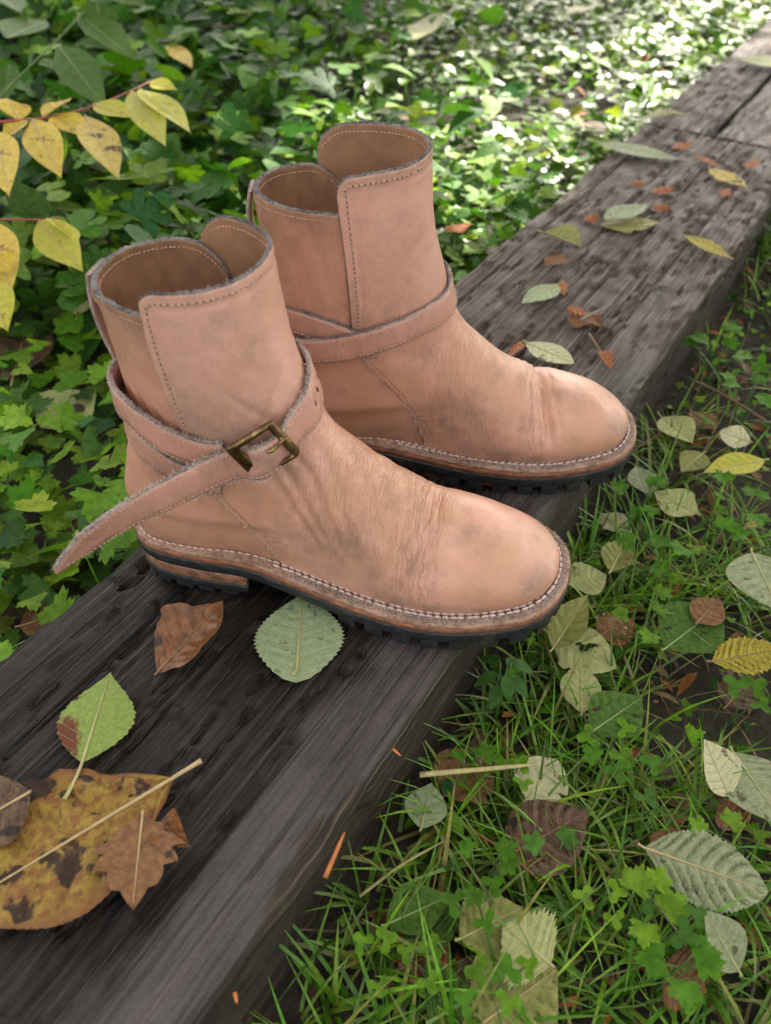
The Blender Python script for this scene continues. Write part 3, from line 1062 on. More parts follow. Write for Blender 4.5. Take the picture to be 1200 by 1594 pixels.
    Vc, Fc = row(ww - .0016, lambda x: x <= .112, .0052, .0040, .0006)
    V = np.concatenate([Va, Vb, Vc])
    F = np.concatenate([Fa, Fb + len(Va), Fc + len(Va) + len(Vb)])
    put('welt_stitching', V, F, M['thread'], kind='stuff')
    rr_ = inset(ww - .0030)
    Pm = np.column_stack([rr_, zt_w])
    kk_ = ox > .112
    Vm, Fm = thread_line(np.concatenate([Pm[kk_]]), np.tile([0., 0., 1.], (kk_.sum(), 1)), .0052, .0012, .0008)
    put('welt_holes', Vm, Fm, M['thread_dark'], kind='stuff')
    # fluffy raw edge of the welt
    r = inset(np.clip(ww - .0066, .0012, 1))
    P = np.column_stack([r, zt_w - .0002])
    k = ox > .12
    nn = np.column_stack([ORN * .9, np.full(len(ORN), .9)])
    r2 = inset(np.clip(ww - .0088, .0012, 1))
    P2 = np.column_stack([r2, zt_w - .0002])
    V, F, _m = merge([(*hairs(P[k], nn[k], 5200, .0008, .0032, .00018), 0), (*hairs(P2[k], nn[k], 4200, .0006, .0024, .00018), 0)])
    put('welt_fray', V, F, M['fray'], kind='stuff')
    # insole
    r = inset(ww + .003)
    V = np.column_stack([r, feather_z(ox) + .002])
    nV = len(V)
    F = []
    for i in range(nV // 2):
        f = list(dict.fromkeys([i, i + 1, (nV - i - 1) % nV, (nV - i) % nV]))
        if len(f) > 2: F.append(f)
    put('insole', V, F, M['lining'])

    # ---------------- upper
    V, T = _V, _T
    V, T, _ = clip_tris(V, T, V[:, 2] - (feather_z(V[:, 0]) - .0012))
    V, T, _ = clip_tris(V, T, strap_low(np.arctan2(V[:, 1], V[:, 0] - .073) - shaft_twist(V[:, 2])) + .003 - V[:, 2])
    gs = V[:, 0] - seam_x(V[:, 2])
    Vv, Tv, Ev = clip_tris(V, T, gs)
    Vq, Tq, _ = clip_tris(V, T, .004 - gs)
    # vamp: moved out by the leather's thickness, with folds
    N = fnormal(Vv, .0025)
    th = .0016
    x, y, z = Vv.T
    disp = np.full(len(Vv), th)
    crest = np.interp(x, CREST[:, 0], CREST[:, 1])
    hrel = np.clip((z - feather_z(x)) / (crest - feather_z(x)), 0, 1)
    wv = (noise(y * 45, z * 45, 0, 3) - .5)
    if not left:
        near = sstep(.018, -.012, y)
        fold = 0
        for xc, sl, am, w_, ph in ((.2005, .12, .0016, .0022, 0), (.2075, .03, .0024, .0022, 1), (.2145, -.04, .0022, .0021, 2), (.2210, -.10, .0018, .0021, 3), (.1920, .25, .0011, .0023, 4)):
            xx = xc + sl * (z - .06) + .004 * wv + .0025 * (noise(y * 90 + ph * 7, z * 70, 0, 5) - .5)
            fold = fold + am * np.exp(-((x - xx) / w_) ** 2) * (.55 + .9 * noise(y * 60 + 5 * ph, z * 60, 0, 8))
        m_ = sstep(.12, .30, hrel) * (.25 + .75 * sstep(.022, -.008, y)) * sstep(.05, .03, y)
        disp -= fold * m_
        disp += .0014 * np.exp(-((x - .228) / .006) ** 2) * m_ + .0012 * np.exp(-((x - .190) / .007) ** 2) * m_
        crack = np.exp(-((x - .150) / .034) ** 2) * sstep(.06, .085, z + .01) + .5 * np.exp(-((x - .185) / .03) ** 2)
        foldm = np.exp(-((x - .210) / .014) ** 2) * sstep(.06, .25, hrel)
        # long drapes from the ankle down
        dr = 0
        for k_, (x0, sl, am) in enumerate(((.118, .58, .0018), (.129, .52, .0022), (.141, .44, .0018), (.154, .38, .0014), (.168, .55, .0011), (.180, .40, .0010))):
            xx = x0 + sl * (.115 - z) + .004 * wv
            dr = dr + am * np.exp(-((x - xx) / (.0026 + .0016 * noise(y * 40, z * 40, k_, 19))) ** 2) * (.4 + 1.1 * noise(y * 55 + k_ * 5, z * 55, 0, 27))
        disp -= dr * sstep(.052, .080, z) * sstep(.145, .13, z)
    else:
        fold = 0
        for xc, sl, am, w_, ph in ((.2280, -.12, .0052, .0034, 0), (.2205, -.02, .0019, .0022, 1), (.2140, .12, .0014, .0020, 2), (.2350, -.25, .0013, .0020, 3)):
            xx = xc + sl * (z - .07) + .005 * wv + .002 * (noise(y * 90 + ph * 7, z * 70, 0, 5) - .5)
            fold = fold + am * np.exp(-((x - xx) / w_) ** 2)
        m_ = sstep(.22, .55, hrel) * sstep(-.045, -.01, y) * sstep(.060, .03, y)
        disp -= fold * m_
        disp += .0020 * np.exp(-((x - .216) / .008) ** 2) * m_ + .0008 * np.exp(-((x - .240) / .007) ** 2) * m_
        crack = .8 * np.exp(-((x - .150) / .03) ** 2) + .4 * np.exp(-((x - .19) / .03) ** 2)
        foldm = .7 * np.exp(-((x - .221) / .010) ** 2) * sstep(.1, .35, hrel)
    disp += .0007 * (noise(x * 60, y * 60, z * 60, 2) - .5) + .0016 * (noise(x * 28, y * 28, z * 28, 4) - .5)
    dirt = .8 * sstep(.30, .08, hrel) * sstep(.15, .20, x) + .9 * np.exp(-((x - .285) / .012) ** 2) * np.exp(-((hrel - .5) / .22) ** 2) + .75 * np.exp(-((x - .155) / .03) ** 2 - ((z - .065) / .02) ** 2) + .45 * np.exp(-((x - .13) / .015) ** 2 - ((z - .12) / .015) ** 2)
    Vo = Vv + N * disp[:, None]
    e0, e1 = Ev[:, 0], Ev[:, 1]
    uniq = np.unique(Ev)
    mp = {int(u): len(Vo) + i for i, u in enumerate(uniq)}
    Vall = np.concatenate([Vo, Vv[uniq] - N[uniq] * .0006])
    rim = [(int(b), int(a), mp[int(a)], mp[int(b)]) for a, b in Ev]
    F = [list(t) for t in Tv] + rim
    pad = lambda a: np.concatenate([np.broadcast_to(a, len(Vo)), np.zeros(len(uniq))])
    put('vamp', Vall, F, [M['vamp'], M['edge_pale']], [0] * len(Tv) + [1] * len(rim), attrs={'crack': pad(np.clip(crack + .05, 0, 1)), 'fold': pad(np.clip(foldm, 0, 1)), 'dirt': pad(np.clip(dirt, 0, 1))})
    x, y, z = Vq.T
    Vq2 = Vq + fnormal(Vq, .0025) * (.0010 * (noise(x * 50, y * 50, z * 50, 6) - .5))[:, None]
    put('quarter', Vq2, [list(t) for t in Tq], M['quarter'], attrs={'crack': np.full(len(Vq), .12), 'fold': np.zeros(len(Vq)), 'dirt': .8 * sstep(.06, .04, z)})
    # seam stitching and frayed seam edge on both sides
    parts, fr = [], []
    for sd in (-1, 1):
        zz = np.linspace(.118, .0445, 60)
        P, Nn = side_point(seam_x(zz) + .0042, zz, sd, th + .0001)
        parts.append(thread_line(P, Nn, .0026, .0020, .00034))
        P, Nn = side_point(seam_x(zz) + .0004, zz, sd, th * .7)
        bk = Nn + np.array([-.9, 0, -.3])
        fr.append(hairs(P, bk, 260, .0008, .0028, .00017, .6))
        zk = np.linspace(.0655, .067, 12)
        xk = np.linspace(float(seam_x(.066)) + .006, float(seam_x(.066)) + .0185, 12)
        for dz in (0, -.0042):
            P, Nn = side_point(xk, zk + dz, sd, th + .0001)
            parts.append(thread_line(P, Nn, .0026, .0020, .00034))
        zk = np.linspace(.0615, .0455, 14)
        P, Nn = side_point(seam_x(zk) + .0085, zk, sd, th + .0001)
        parts.append(thread_line(P, Nn, .0026, .0020, .00034))
    V, F, _m = merge([(a, b, 0) for a, b in parts])
    put('seam_stitching', V, F, M['thread_brown'], kind='stuff')
    V, F, _m = merge([(a, b, 0) for a, b in fr])
    put('seam_fray', V, F, M['fray'], kind='stuff')

    # ---------------- shaft: back panel inside, front panel outside
    if not left:
        TH0, TH1 = R(-81), R(112)
        ZB, ZF = .230, .242
    else:                                  # built mirrored: its near, inner side is +y in this frame
        TH0, TH1 = R(-112), R(90)
        ZB, ZF = .2315, .252
    nth, nz_ = 120, 60
    # back panel: from beyond the outer lap round the heel to a rounded end on the far side
    tb0, tb1 = TH0 + R(22), TH1 - R(24)
    thb = np.linspace(tb1 - 2 * math.pi, tb0, nth)      # from far end, through the back (-180), to near end
    arc = np.concatenate([[0], np.cumsum(np.linalg.norm(np.diff(surf(thb, np.full(nth, .22))[0], axis=0), axis=1))])
    dleft = arc
    Rc = .026
    if left: dleft = arc[-1] - arc
    ztb = ZB + .0035 * np.cos((thb + math.pi) * 1.0) - .0035 + .004 * sstep(0, .05, np.abs(thb + math.pi)) * 0
    ztb = ztb - np.where(dleft < Rc, Rc - np.sqrt(np.clip(Rc ** 2 - (Rc - dleft) ** 2, 0, None)), 0)
    tt = np.linspace(0, 1, nz_)
    zlo = strap_low(thb) - .006
    ZZ = zlo[:, None] + (ztb - zlo)[:, None] * tt[None, :]
    TT = np.repeat(thb[:, None], nz_, 1)
    wrn = .0016 * (noise(TT * 9, ZZ * 60, 0, 12) - .5) + .0008 * (noise(TT * 24, ZZ * 40, 0, 13) - .5)
    Po, No = surf(TT, ZZ)
    Pout = Po + No * (.0002 + wrn)[..., None]
    Pin = Po - No * (.0030 - wrn)[..., None]
    V, F, mi = shell(Pout, Pin)
    nv = len(V)
    put('back_panel', V, F, [M['quarter'], M['lining'], M['edge']], mi, attrs={'crack': np.full(nv, .15), 'fold': np.zeros(nv), 'dirt': .8 * sstep(.19, .235, V[:, 2])})
    back_rim, back_n = (Pout[:, -1] + Pin[:, -1]) / 2, np.tile([0, 0, 1.], (nth, 1)) + .0 * No[:, -1]
    P, Nn = Po[:, -1] - np.array([0, 0, .0042]), No[:, -1]
    stitches = [thread_line(P + Nn * .0004, Nn, .0026, .0020, .00040)]
    stitches.append(thread_line(Pin[:, -1] - np.array([0, 0, .0042]), -Nn, .0026, .0020, .00040))
    # front panel
    thf = np.linspace(TH0, TH1, 150)
    Pf, _n = surf(thf, np.full(150, .235))
    arc = np.concatenate([[0], np.cumsum(np.linalg.norm(np.diff(Pf, axis=0), axis=1))])
    d0, d1 = arc, arc[-1] - arc
    def rnd(d, r): return np.where(d < r, r - np.sqrt(np.clip(r ** 2 - (r - d) ** 2, 0, None)), 0)
    u = (thf - TH0) / (TH1 - TH0)
    ztf = ZF + (.001 * np.sin(u * math.pi) if not left else .003 * np.sin(u * math.pi)) - rnd(d0, .022 if left else .011) - rnd(d1, .011 if left else .022)
    zlo = strap_low(thf) - .006
    ZZ = zlo[:, None] + (ztf - zlo)[:, None] * tt[None, :]
    TT = np.repeat(thf[:, None], nz_, 1)
    # slight lean of the lap edges
    TT = TT + (-R(18) * (1 - u)[:, None] * (1 - tt)[None, :] if not left else -R(2) * u[:, None] * (1 - tt)[None, :])
    wrn = .0016 * (noise(TT * 3, ZZ * 28, 0, 22) - .5) + .0005 * (noise(TT * 8 + ZZ * 60, ZZ * 110 - TT * 3, 0, 23) - .5)
    low = np.exp(-((ZZ - .165) / .018) ** 2)
    wrn = wrn - low * .0011 * np.exp(-(((TT + .55) + (ZZ - .165) * 14) / .05) ** 2) - low * .0010 * np.exp(-(((TT + .45) - (ZZ - .165) * 16) / .05) ** 2)
    Po, No = surf(TT, ZZ)
    flare = (.0012 * sstep(.19, .25, ZZ))
    dtop = ztf[:, None] - ZZ
    groove = np.exp(-((dtop - .0075) / .0014) ** 2) + np.exp(-((d0[:, None] - .0085) / .0016) ** 2) + np.exp(-((d1[:, None] - .0085) / .0016) ** 2)
    Pout = Po + No * (.0030 + wrn + flare - .0005 * np.clip(groove, 0, 1))[..., None]
    Pin = Po + No * (.0002 + wrn + flare)[..., None]
    V, F, mi = shell(Pout, Pin, .0008, .00035)
    nv = len(V)
    crk = .25 + .75 * np.exp(-((V[:, 2] - .160) / .02) ** 2)
    drt = .55 * np.exp(-((V[:, 2] - (.20 if left else .150)) / .02) ** 2) * sstep(.02, -.01, V[:, 1]) + .5 * sstep(.235, .255, V[:, 2])
    put('front_panel', V, F, [M['shaft'], M['lining'], M['edge']], mi, attrs={'crack': np.clip(crk, 0, 1), 'fold': np.zeros(nv), 'dirt': np.clip(drt, 0, 1)})
    # stitch line parallel to the free edges of the front panel
    ins = .0048
    iu = int(np.argmin(np.abs(d0 - ins)))
    iv = int(np.argmin(np.abs(d1 - ins)))
    js = nz_ - 4
    P = np.concatenate([Pout[iu, :js], Pout[iu:iv + 1, -1] - np.array([0, 0, ins]), Pout[iv, :js][::-1]])
    Nn = np.concatenate([No[iu, :js], No[iu:iv + 1, -1], No[iv, :js][::-1]])
    stitches.append(thread_line(P, Nn, .0034, .0025, .00052))
    holes = thread_line(P - Nn * .0001, Nn, .0034, .0010, .00050, 1.0)
    stitches.append(thread_line(Pin[iu:iv + 1, -1] - np.array([0, 0, ins]), -No[iu:iv + 1, -1], .0027, .0020, .0004))
    V, F, _m = merge([(a, b, 0) for a, b in stitches])
    put('shaft_stitching', V, F, M['thread_tan'], kind='stuff')
    put('stitch_holes', *holes, M['thread_dark'], kind='stuff')
    fr = [hairs(back_rim, back_n, 900, .0006, .0018, .00015, .9)]
    rimf = (Pout[:, -1] + Pin[:, -1]) / 2
    fr.append(hairs(rimf, np.tile([0, 0, 1.], (len(rimf), 1)), 1500, .0006, .0022, .00016, .9))
    fr.append(hairs((Pout[0] + Pin[0]) / 2, -np.cross([0, 0, 1.], No[0]), 300, .0005, .0016, .00014, .8))
    fr.append(hairs((Pout[-1] + Pin[-1]) / 2, np.cross([0, 0, 1.], No[-1]), 300, .0005, .0016, .00014, .8))
    V, F, _m = merge([(a, b, 0) for a, b in fr])
    put('rim_fray', V, F, M['fray_grey'], kind='stuff')
    # pull loop at the back: a strip folded over the rim and sewn down lower
    zz = np.linspace(.176, ZB - .0015, 34)
    off = .0008 + .0040 * np.sin(np.linspace(0, 1, 34) ** 1.1 * math.pi)
    Pz, Nz = surf(math.pi - shaft_twist(zz), zz)
    C = np.column_stack([Pz[:, 0], Pz[:, 1], zz]) + Nz * off[:, None]
    Tg = np.gradient(C, axis=0)
    U = np.cross(Nz, [0, 0, 1.])
    Nn = np.cross(Tg, U)
    Nn /= np.linalg.norm(Nn, axis=1)[:, None]
    if Nn[5, 0] > 0: Nn = -Nn
    V, F, mi = ribbon(C, U, Nn, .021, .0026)
    nv = len(V)
    put('pull_loop', V, F, [M['strap'], M['edge_pale']], mi, attrs={'crack': np.full(nv, .3), 'fold': np.zeros(nv), 'dirt': np.full(nv, .5)})
    return put

def strap_on(th, z, off, w, th_l, n=140, tilt=None):
    """strap that follows the shaft: control angles th (deg), heights z, offsets"""
    t = np.linspace(0, 1, n)
    k = np.linspace(0, 1, len(th))
    ctrl = catmull(np.column_stack([np.radians(th), z, off]), n * 3)
    ctrl = resample(ctrl * np.array([.05, 1, 1]), n) / np.array([.05, 1, 1])
    P, N = surf(ctrl[:, 0], ctrl[:, 1])
    C = P + N * ctrl[:, 2:3]
    for _ in range(4):
        C[1:-1] = (C[:-2] + 2 * C[1:-1] + C[2:]) / 4
        N[1:-1] = (N[:-2] + 2 * N[1:-1] + N[2:]) / 4
    Tg = np.gradient(C, axis=0)
    Tg /= np.linalg.norm(Tg, axis=1)[:, None]
    Nf = fnormal(P, .006)
    N = N * .45 + Nf * .55
    for _ in range(6):
        N[1:-1] = (N[:-2] + 2 * N[1:-1] + N[2:]) / 4
    N = N - Tg * (N * Tg).sum(1)[:, None]
    N /= np.linalg.norm(N, axis=1)[:, None]
    U = np.cross(N, Tg)
    U /= np.linalg.norm(U, axis=1)[:, None]
    if U[len(U) // 2, 2] < 0: U = -U
    return C, U, N
# ------------------------------------------------------------------ the two boots
BOOT_R = ((-.181, .395, 0.0), R(-10))
BOOT_L = ((-.104, .500, 0.0), R(1))

def strap_part(put, name, C, U, N, w, th, seed=0, fray=(M['fray'], 900), stain=None):
    V, F, mi = ribbon(C, U, N, w, th)
    nv = len(V)
    x, y, z = V.T
    V = V + (np.repeat(N, 10, 0)) * (.0011 * (noise(x * 70, y * 70, z * 40, seed + 9) - .5) + .0006 * (noise(x * 170, y * 170, z * 90, seed + 11) - .5))[:, None]
    x, y, z = V.T
    o = put(name, V, F, [M['strap'], M['edge_mid']], mi, attrs={'crack': np.clip(.2 + 1.2 * noise(x * 50, y * 50, z * 50, seed), 0, 1), 'fold': np.zeros(nv), 'dirt': np.clip(.7 * noise(x * 40, y * 40, z * 40, seed + 3) + (0 if stain is None else np.exp(-(((V - np.array(stain)) / .011) ** 2).sum(1))), 0, 1)})
    w = np.broadcast_to(w, (len(C),))[:, None]
    st = []
    for sd in (-1, 1):
        k = (w[:, 0] > .010)
        st.append(thread_line((C + U * sd * (w * .5 - .0026) + N * th * 1.0)[k], N[k], .0030, .0023, .00042))
    V, F, _m = merge([(a, b, 0) for a, b in st])
    put('strap_stitching', V, F, M['thread_tan'], parent=o, kind='stuff')
    fr = []
    for sd in (-1, 1):
        fr.append(hairs(C + U * sd * w * .5 + N * th * .5, U * sd, fray[1], .0006, .0030, .00017, .7))
    V, F, _m = merge([(a, b, 0) for a, b in fr])
    put('strap_fray', V, F, fray[0], parent=o, kind='stuff')
    return o

def frame_vectors(C, N0):
    Tg = np.gradient(C, axis=0)
    Tg /= np.linalg.norm(Tg, axis=1)[:, None]
    N = N0 - Tg * (N0 * Tg).sum(1)[:, None]
    N /= np.linalg.norm(N, axis=1)[:, None]
    return Tg, N

# ---- front boot (right foot): strap runs from the buckle round the back and the far side to the front, through the buckle, and ends free
boot_r = empty('ankle_boot', BOOT_R[0], BOOT_R[1])
put_r = build_boot(boot_r, 'right')
tag(boot_r, 'front tan boot, brass buckle on its strap, loose strap end hanging free', 'boot', 'pair of tan leather boots on the timber')
C, U, N = strap_on([-235, -195, -165, -145, -124, -105, -84, -70], [.150, .147, .139, .129, .1205, .1165, .1135, .1120], [.0012, .0012, .0014, .0016, .0018, .0024, .0026, .0026], None, None, 90)
strap_part(put_r, 'anchor_strap', C, U, N, .0195, .0030, 1)
ths = [-58, -64, -75, -100, -122, -145, -180, -225, -270, -310, -338, -355, -366]
zs_ = [.1400, .1390, .1390, .1430, .1520, .1600, .1590, .1600, .1640, .1670, .1655, .1610, .1560]
of_ = [.0046, .0046, .0046, .0048, .0056, .0056, .0044, .0014, .0030, .0036, .0036, .0036, .0038]
C1, U1, N1 = strap_on(ths, zs_, of_, None, None, 220)
# window of the buckle and the free tail, in the boot's frame
ctrl = np.array([C1[-1], (.1350, -.0235, .1530), (.1290, -.0380, .1475), (.1185, -.0455, .1410), (.1055, -.0414, .1360), (.0900, -.0465, .1315), (.0660, -.0610, .1230), (.0400, -.0765, .1130), (.0180, -.0925, .1015), (.0020, -.1040, .0930)])
C2 = catmull(ctrl, 110)[1:]
Uv = np.tile([.10, .10, 1.0], (len(C2), 1))
k = np.linspace(0, 1, len(C2))[:, None]
Uv = U1[-1] * np.clip(1 - k * 6, 0, 1) + Uv * np.clip(k * 6, 0, 1) + np.array([0, -.55, 0]) * sstep(.45, 1, k)
Tg = np.gradient(C2, axis=0)
Tg /= np.linalg.norm(Tg, axis=1)[:, None]
Uv = Uv - Tg * (Uv * Tg).sum(1)[:, None]
Uv /= np.linalg.norm(Uv, axis=1)[:, None]
N2 = np.cross(Uv, Tg)
N2 *= np.sign((N2 * np.array([.3, -1, .3])).sum(1))[:, None]
C, U, N = np.concatenate([C1, C2]), np.concatenate([U1, Uv]), np.concatenate([N1, N2])
for _ in range(3):
    N[1:-1] = (N[:-2] + 2 * N[1:-1] + N[2:]) / 4
    U[1:-1] = (U[:-2] + 2 * U[1:-1] + U[2:]) / 4
    N /= np.linalg.norm(N, axis=1)[:, None]
    U /= np.linalg.norm(U, axis=1)[:, None]
dist = np.concatenate([[0], np.cumsum(np.linalg.norm(np.diff(C, axis=0), axis=1))])
to_end = dist[-1] - dist
w = .0220 * np.clip((to_end + .001) / .030, 0, 1) ** .62
w = np.maximum(w, .0015)
U_ = U
C = C - U * ((.0220 - w) * .40)[:, None]
strap_r = strap_part(put_r, 'strap', C, U, N, w, .0036, 2, (M['fray'], 3000), (.1200, -.0470, .1385))
# punched holes on the front of the strap
i0 = len(C1)
hv, hf = [], []
for q in (1, 7, 13):
    i = i0 - 3 - q
    c0 = C[i] + N[i] * .00405
    T0 = np.cross(U[i], N[i])
    ring = [c0 + (T0 * math.cos(a) + U[i] * math.sin(a)) * .0016 for a in np.linspace(0, 2 * math.pi, 12, endpoint=False)]
    hf.append([len(hv) + j for j in range(12)])
    hv += ring
put_r('punched_holes', np.array(hv), hf, M['hole'], parent=strap_r, smooth=False)

def build_buckle(put, corners, parent=None):
    """corners TL, TR, BR, BL of the frame in the boot's frame; bars with rounded section, slightly arched"""
    TL, TR, BR, BL = [np.array(c) for c in corners]
    ex = (TR + BR - TL - BL) / 2
    ey = (TL + TR - BL - BR) / 2
    W, Hh = np.linalg.norm(ex), np.linalg.norm(ey)
    ex /= W
    ey -= ex * (ey @ ex)
    ey /= np.linalg.norm(ey)
    ez = np.cross(ex, ey)
    if ez[1] > 0: ez = -ez
    c0 = (TL + TR + BR + BL) / 4
    def rr(w, h, r, n=6):
        pts = []
        for cx_, cy_, a0 in ((w - r, h - r, 0), (-w + r, h - r, 90), (-w + r, -h + r, 180), (w - r, -h + r, 270)):
            for a in np.linspace(R(a0), R(a0 + 90), n):
                pts.append((cx_ + r * math.cos(a), cy_ + r * math.sin(a)))
        return np.array(pts)
    o = rr(W / 2, Hh / 2, .0030)
    i = rr(W / 2 - .0048, Hh / 2 - .0032, .0012)
    i[:, 0] += np.where(i[:, 0] < 0, .0036, 0)           # the left bar is broader
    t_ = .0026
    def arch(p): return -.0042 * (p[:, 0] / (W / 2)) ** 2 + .002
    rings = []
    for f_, z_ in ((0.0, .25), (.02, .75), (.16, 1.0), (.84, 1.0), (.98, .75), (1.0, .25), (.9, 0), (.1, 0)):
        p = o * (1 - f_) + i * f_
        rings.append(c0 + p[:, :1] * ex + p[:, 1:] * ey + (arch(p) + z_ * t_)[:, None] * ez)
    n = len(o)
    V = np.concatenate(rings)
    F = grid_faces(8, n, wrap_i=True, wrap_j=True)
    b = put('buckle', V, F, M['brass'], parent=parent)
    # prong: a thin pin from the strap to the right bar
    P = np.array([c0 + ex * x_ + ey * .0015 + ez * z_ for x_, z_ in ((W / 2 - .0125, .0058), (W / 2 - .010, .0066), (W / 2 - .007, .0060), (W / 2 - .0035, .0042), (W / 2 - .001, .0030))])
    P = catmull(P, 14)
    Tg = np.gradient(P, axis=0)
    Tg /= np.linalg.norm(Tg, axis=1)[:, None]
    A = np.cross(Tg, ey)
    A /= np.linalg.norm(A, axis=1)[:, None]
    B = np.cross(Tg, A)
    V = np.concatenate([P + (A * math.cos(a) + B * math.sin(a)) * .0011 for a in np.linspace(0, 2 * math.pi, 8, endpoint=False)])
    F = grid_faces(8, 14, wrap_i=True)
    put('prong', V, F, M['brass'], parent=b)
    return b
nrm = np.array([.45, -.85, .25]) * .0110
build_buckle(put_r, [np.array(c) + nrm for c in ((.1010, -.0398, .1520), (.1262, -.0290, .1660), (.1325, -.0290, .1400), (.1040, -.0385, .1205))])

# ---- rear boot (left foot): strap wound one and a quarter turns, no buckle on this side
boot_l = empty('ankle_boot', BOOT_L[0], BOOT_L[1])
put_l = build_boot(boot_l, 'left')
tag(boot_l, 'rear tan boot behind the buckled one, strap without buckle, deep toe crease', 'boot', 'pair of tan leather boots on the timber')
ths = [60, 85, 93, 116, 138, 160, 180, 240, 300, 345, 370, 408, 450, 497, 540, 560]
zs_ = [.134, .1375, .1395, .1455, .1505, .152, .152, .158, .162, .1600, .1545, .1450, .1370, .1300, .126, .125]
of_ = [.0036, .0036, .0030, .0010, .0010, .0010, .0010, .0030, .0036, .0036, .0036, .0062, .0070, .0056, .0046, .0044]
C, U, N = strap_on(ths, zs_, of_, None, None, 330)
strap_part(put_l, 'strap', C, U, N, .0200, .0032, 1, (M['fray_grey'], 1200))
# ------------------------------------------------------------------ leaves
def leaf_material(name, c1, c2, vein=(0.35, 0.36, 0.14), spot=None, spot_amt=0.0, edge=None, nv=9, rough=0.5, mott=30, vein_w=0.07, trans=0.18, blotch=None, wet=0.0):
    """blade seen through its UV: u across (0..1), v from base to tip"""
    t = NT(name)
    uv = t.node('ShaderNodeUVMap').outputs[0]
    o = t.mapping(t.coord(), (1, 1, 1), loc=(nv * 0.37, rough, mott * .01))
    sep = t.node('ShaderNodeSeparateXYZ', {0: uv})
    ax = t.math('ABSOLUTE', t.math('SUBTRACT', t.math('MULTIPLY', sep.outputs[0], 2.0), 1.0))
    ph = t.math('FRACT', t.math('SUBTRACT', t.math('MULTIPLY', sep.outputs[1], float(nv)), t.math('MULTIPLY', t.math('POWER', ax, 1.25), nv * 0.20)))
    vd = t.math('MINIMUM', ph, t.math('SUBTRACT', 1.0, ph))
    vm = t.ramp(vd, vein_w, vein_w * 0.3)
    n = t.noise(o, mott * 10, 4, 0.65)
    f = t.noise(o, 900, 2, 0.6)
    cell = t.vor(o, 800, 'DISTANCE_TO_EDGE')
    col = t.mix(t.ramp(n, 0.36, 0.64), c1, c2)
    col = t.mix(t.math('MULTIPLY', t.ramp(f, 0.45, 0.7), 0.35), col, tuple(q * 0.5 for q in c1))
    col = t.mix(t.math('MULTIPLY', t.ramp(cell, 0.08, 0.0), 0.25), col, vein)
    if edge is not None:
        col = t.mix(t.ramp(t.math('ADD', ax, t.math('MULTIPLY', n, 0.5)), 0.95, 1.35), col, edge)
    if blotch is not None:      # (colour, u, v, radius): one stain at a place on the blade
        bc, bu, bv, br = blotch
        dx = t.math('SUBTRACT', sep.outputs[0], bu)
        dy = t.math('SUBTRACT', sep.outputs[1], bv)
        dd = t.math('SQRT', t.math('ADD', t.math('MULTIPLY', dx, dx), t.math('MULTIPLY', dy, dy)))
        col = t.mix(t.ramp(t.math('ADD', dd, t.math('MULTIPLY', t.math('SUBTRACT', n, 0.5), 0.25)), br, br * 0.6), col, bc)
    col = t.mix(t.math('MULTIPLY', vm, 0.55), col, vein)
    if spot is not None:
        sp = t.noise(o, mott * 3.2, 3, 0.55, 0.3)
        col = t.mix(t.math('MULTIPLY', t.ramp(sp, 0.66 - spot_amt * 0.12, 0.70 - spot_amt * 0.10), 0.92), col, spot)
    h = t.math('ADD', t.math('MULTIPLY', vm, 0.7), t.math('MULTIPLY', t.ramp(cell, 0.0, 0.2), 0.35))
    t.p(Base_Color=col, Roughness=rough, Normal=t.bump(h, 0.0007, 0.8))
    t.b.inputs['Specular IOR Level'].default_value = 0.25
    t.b.inputs['Coat Weight'].default_value = wet
    t.b.inputs['Coat Roughness'].default_value = 0.15
    tr = t.node('ShaderNodeBsdfTranslucent', {'Color': col})
    mx = t.node('ShaderNodeMixShader', {0: trans, 1: t.b.outputs[0], 2: tr.outputs[0]})
    t.l.new(mx.outputs[0], t.out.inputs['Surface'])
    return t.m

